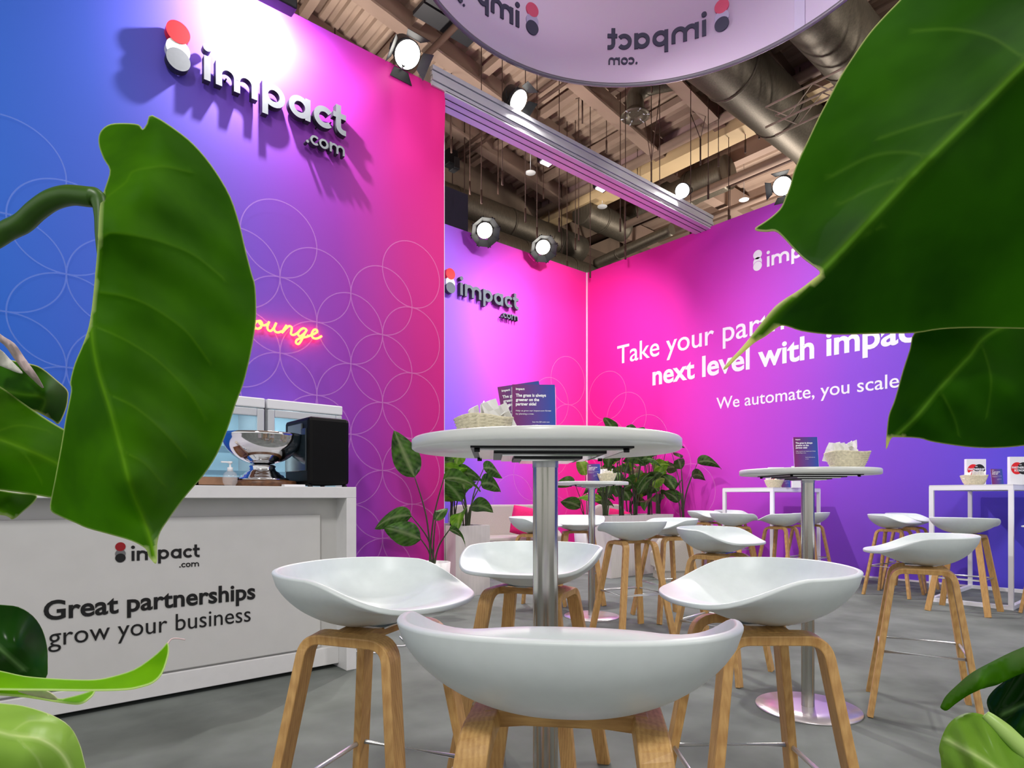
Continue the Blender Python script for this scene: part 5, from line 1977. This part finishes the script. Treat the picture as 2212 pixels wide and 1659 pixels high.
sheet(t, [(-80, 1510), (0, 1520), (50, 1526), (110, 1545), (150, 1570), (170, 1605), (180, 1640), (190, 1690), (185, 1740), (100, 1740), (0, 1700), (-80, 1680)],
      [(-80, 1510, .42), (50, 1526, .42), (150, 1570, .425), (188, 1690, .42), (100, 1740, .40), (-80, 1680, .395), (60, 1620, .388), (-80, 1590, .39)], M_LIME,
      [[(-80, 1560), (20, 1588), (90, 1600), (140, 1640), (170, 1720)], [(30, 1590), (80, 1640), (100, 1700)], [(20, 1588), (60, 1560), (110, 1560)]], rim=2.5)
stalk(t, [(-50, 1590, .39), (-160, 1660, .40), (-560, 1950, .40)], .006, M_PETI)
inv(t)

# plant at the other side
c1 = W(.62, .36)
t = thing('philodendron', 'large leaved house plant whose huge dark leaf covers part of the purple wall lettering', 'plant', (c1.x, c1.y, 0), -YAW)
MB().box((c1.x - .16, c1.y - .16, 0), (c1.x + .16, c1.y + .16, .44)).build('pot', M_PLANTER, t, bevel=.01)
MB().lathe([(0, .441), (.14, .441), (.13, .455), (0, .46)], (c1.x, c1.y, 0), 24).build('soil', M_SOIL, t)
out = [(2000, -60), (1945, 0), (1912, 34), (1880, 70), (1850, 112), (1816, 165), (1790, 214), (1768, 256), (1745, 305), (1726, 345), (1714, 375), (1707, 402), (1698, 425), (1688, 448), (1672, 465), (1652, 480), (1632, 493), (1636, 498), (1655, 500), (1674, 499),
       (1690, 511), (1712, 535), (1735, 558), (1755, 573), (1772, 589), (1758, 603), (1730, 624), (1700, 644), (1678, 660), (1660, 680), (1640, 705), (1620, 730), (1600, 754), (1580, 775), (1563, 796), (1570, 795), (1590, 775), (1612, 755), (1632, 738), (1655, 724),
       (1682, 704), (1700, 704), (1730, 714), (1780, 721), (1830, 722), (1900, 720), (1975, 719), (2030, 711), (2100, 708), (2212, 710), (2300, 712), (2380, 400), (2380, 100), (2300, -60)]
mid = [(2320, 40), (2212, 140), (2120, 232), (2010, 340), (1970, 380), (1880, 476), (1815, 545), (1772, 588), (1700, 655), (1620, 738), (1566, 794)]
ctrl = [(1945, 0, .46), (1790, 214, .475), (1707, 402, .48), (1632, 494, .485), (1712, 535, .46), (1772, 588, .430), (1880, 476, .415), (2010, 340, .40), (2212, 140, .385), (2380, 0, .375),
        (1700, 650, .435), (1566, 794, .47), (1700, 704, .452), (1830, 722, .455), (1975, 719, .452), (2100, 708, .448), (2300, 712, .44), (2000, 560, .425), (2200, 500, .415), (2380, 300, .39),
        (1900, 250, .445), (2050, 100, .435), (2200, 0, .415), (1800, 420, .452)]
veins = [mid, [(1970, 380), (1930, 392), (1880, 410), (1820, 440)], [(2120, 232), (2060, 250), (1990, 270), (1900, 300)], [(2290, 155), (2212, 125), (2140, 82), (2060, 65), (1980, 68)],
         [(1900, 490), (1850, 520), (1820, 548)], [(2010, 340), (1950, 330), (1880, 340), (1800, 380)]]
rip = lambda x, y: .0012 * np.sin(2 * PI * (y + .15 * (x - 2000) - .0008 * (x - 2000) ** 2) / 150) * np.clip(((2350 - x) - (y)) / 200, 0, 1)
sheet(t, out, ctrl, M_BIGR, veins, ripple=rip, fold=[(mid, -.034, 90)], rim=3.5, vein_w=4.0)
stalk(t, [(2330, 30, .37), (2480, 120, .36), (2560, 700, .35), (2800, 1900, .36)], .007, M_PETI)
outB = [(2012, 712), (1975, 720), (1966, 754), (1951, 800), (1940, 840), (1931, 870), (1921, 895), (1917, 920), (1915, 945), (1914, 968), (1917, 966), (1924, 948), (1936, 944), (1985, 946), (2010, 953), (2050, 960), (2100, 966), (2150, 967), (2212, 962), (2320, 945), (2360, 800), (2300, 690), (2212, 690), (2100, 695)]
sheet(t, outB, [(1975, 720, .50), (1940, 840, .505), (1915, 966, .51), (2010, 953, .495), (2150, 967, .505), (2320, 945, .49), (2360, 800, .47), (2212, 690, .475), (2100, 695, .48), (2070, 830, .472), (2200, 830, .47), (1980, 900, .488)], M_BIGR,
      [[(2340, 640), (2150, 715), (2090, 775), (2030, 840), (1975, 905), (1925, 950)], [(2120, 745), (2140, 820), (2130, 900)], [(2030, 840), (2060, 900), (2070, 940)]], rim=3,
      ripple=lambda x, y: .001 * np.sin(2 * PI * (x - .9 * y) / 120))
stalk(t, [(2270, 715, .474), (2320, 690, .468), (2440, 730, .45), (2560, 1000, .40), (2800, 1900, .36)], .005, M_PETI)
# rolled leaf and two round leaves at the foot
sheet(t, [(2033, 1530), (2036, 1520), (2046, 1503), (2070, 1480), (2100, 1455), (2150, 1427), (2212, 1399), (2300, 1370), (2300, 1430), (2212, 1452), (2170, 1472), (2150, 1480), (2130, 1485), (2112, 1491), (2090, 1501), (2062, 1520), (2044, 1534)],
      [(2033, 1530, .40), (2100, 1455, .40), (2212, 1399, .40), (2300, 1370, .40), (2300, 1430, .385), (2150, 1480, .39), (2062, 1520, .392), (2120, 1470, .378), (2240, 1420, .376)], M_BIG, [], rim=0, step=9)
sheet(t, [(2300, 1390), (2212, 1437), (2170, 1472), (2146, 1492), (2133, 1512), (2136, 1532), (2150, 1556), (2180, 1588), (2212, 1618), (2300, 1700)],
      [(2300, 1390, .40), (2170, 1472, .415), (2133, 1512, .42), (2180, 1588, .405), (2300, 1700, .39), (2240, 1540, .40)], M_DARKL, [[(2300, 1480), (2240, 1510), (2170, 1540)]], rim=0, step=9, ripple=lambda x, y: .002 * np.sin((x + .6 * y) / 12))
sheet(t, [(2034, 1640), (2030, 1618), (2037, 1590), (2050, 1565), (2070, 1548), (2095, 1540), (2118, 1543), (2135, 1552), (2160, 1575), (2190, 1605), (2230, 1640), (2300, 1700), (2300, 1760), (2060, 1760), (2040, 1700)],
      [(2030, 1618, .405), (2070, 1548, .40), (2118, 1543, .392), (2190, 1605, .382), (2300, 1700, .37), (2300, 1760, .375), (2060, 1760, .40), (2100, 1640, .378), (2180, 1690, .372)], M_LIME, [[(2300, 1770), (2210, 1700), (2120, 1640), (2050, 1600)]], rim=0, step=9,
      ripple=lambda x, y: .0016 * np.sin((x - .5 * y) / 9))
stalk(t, [(2128, 1543, .39), (2160, 1570, .385), (2215, 1622, .378), (2320, 1720, .37), (2560, 1950, .36)], (.0028, .005), M_PETL)
inv(t)
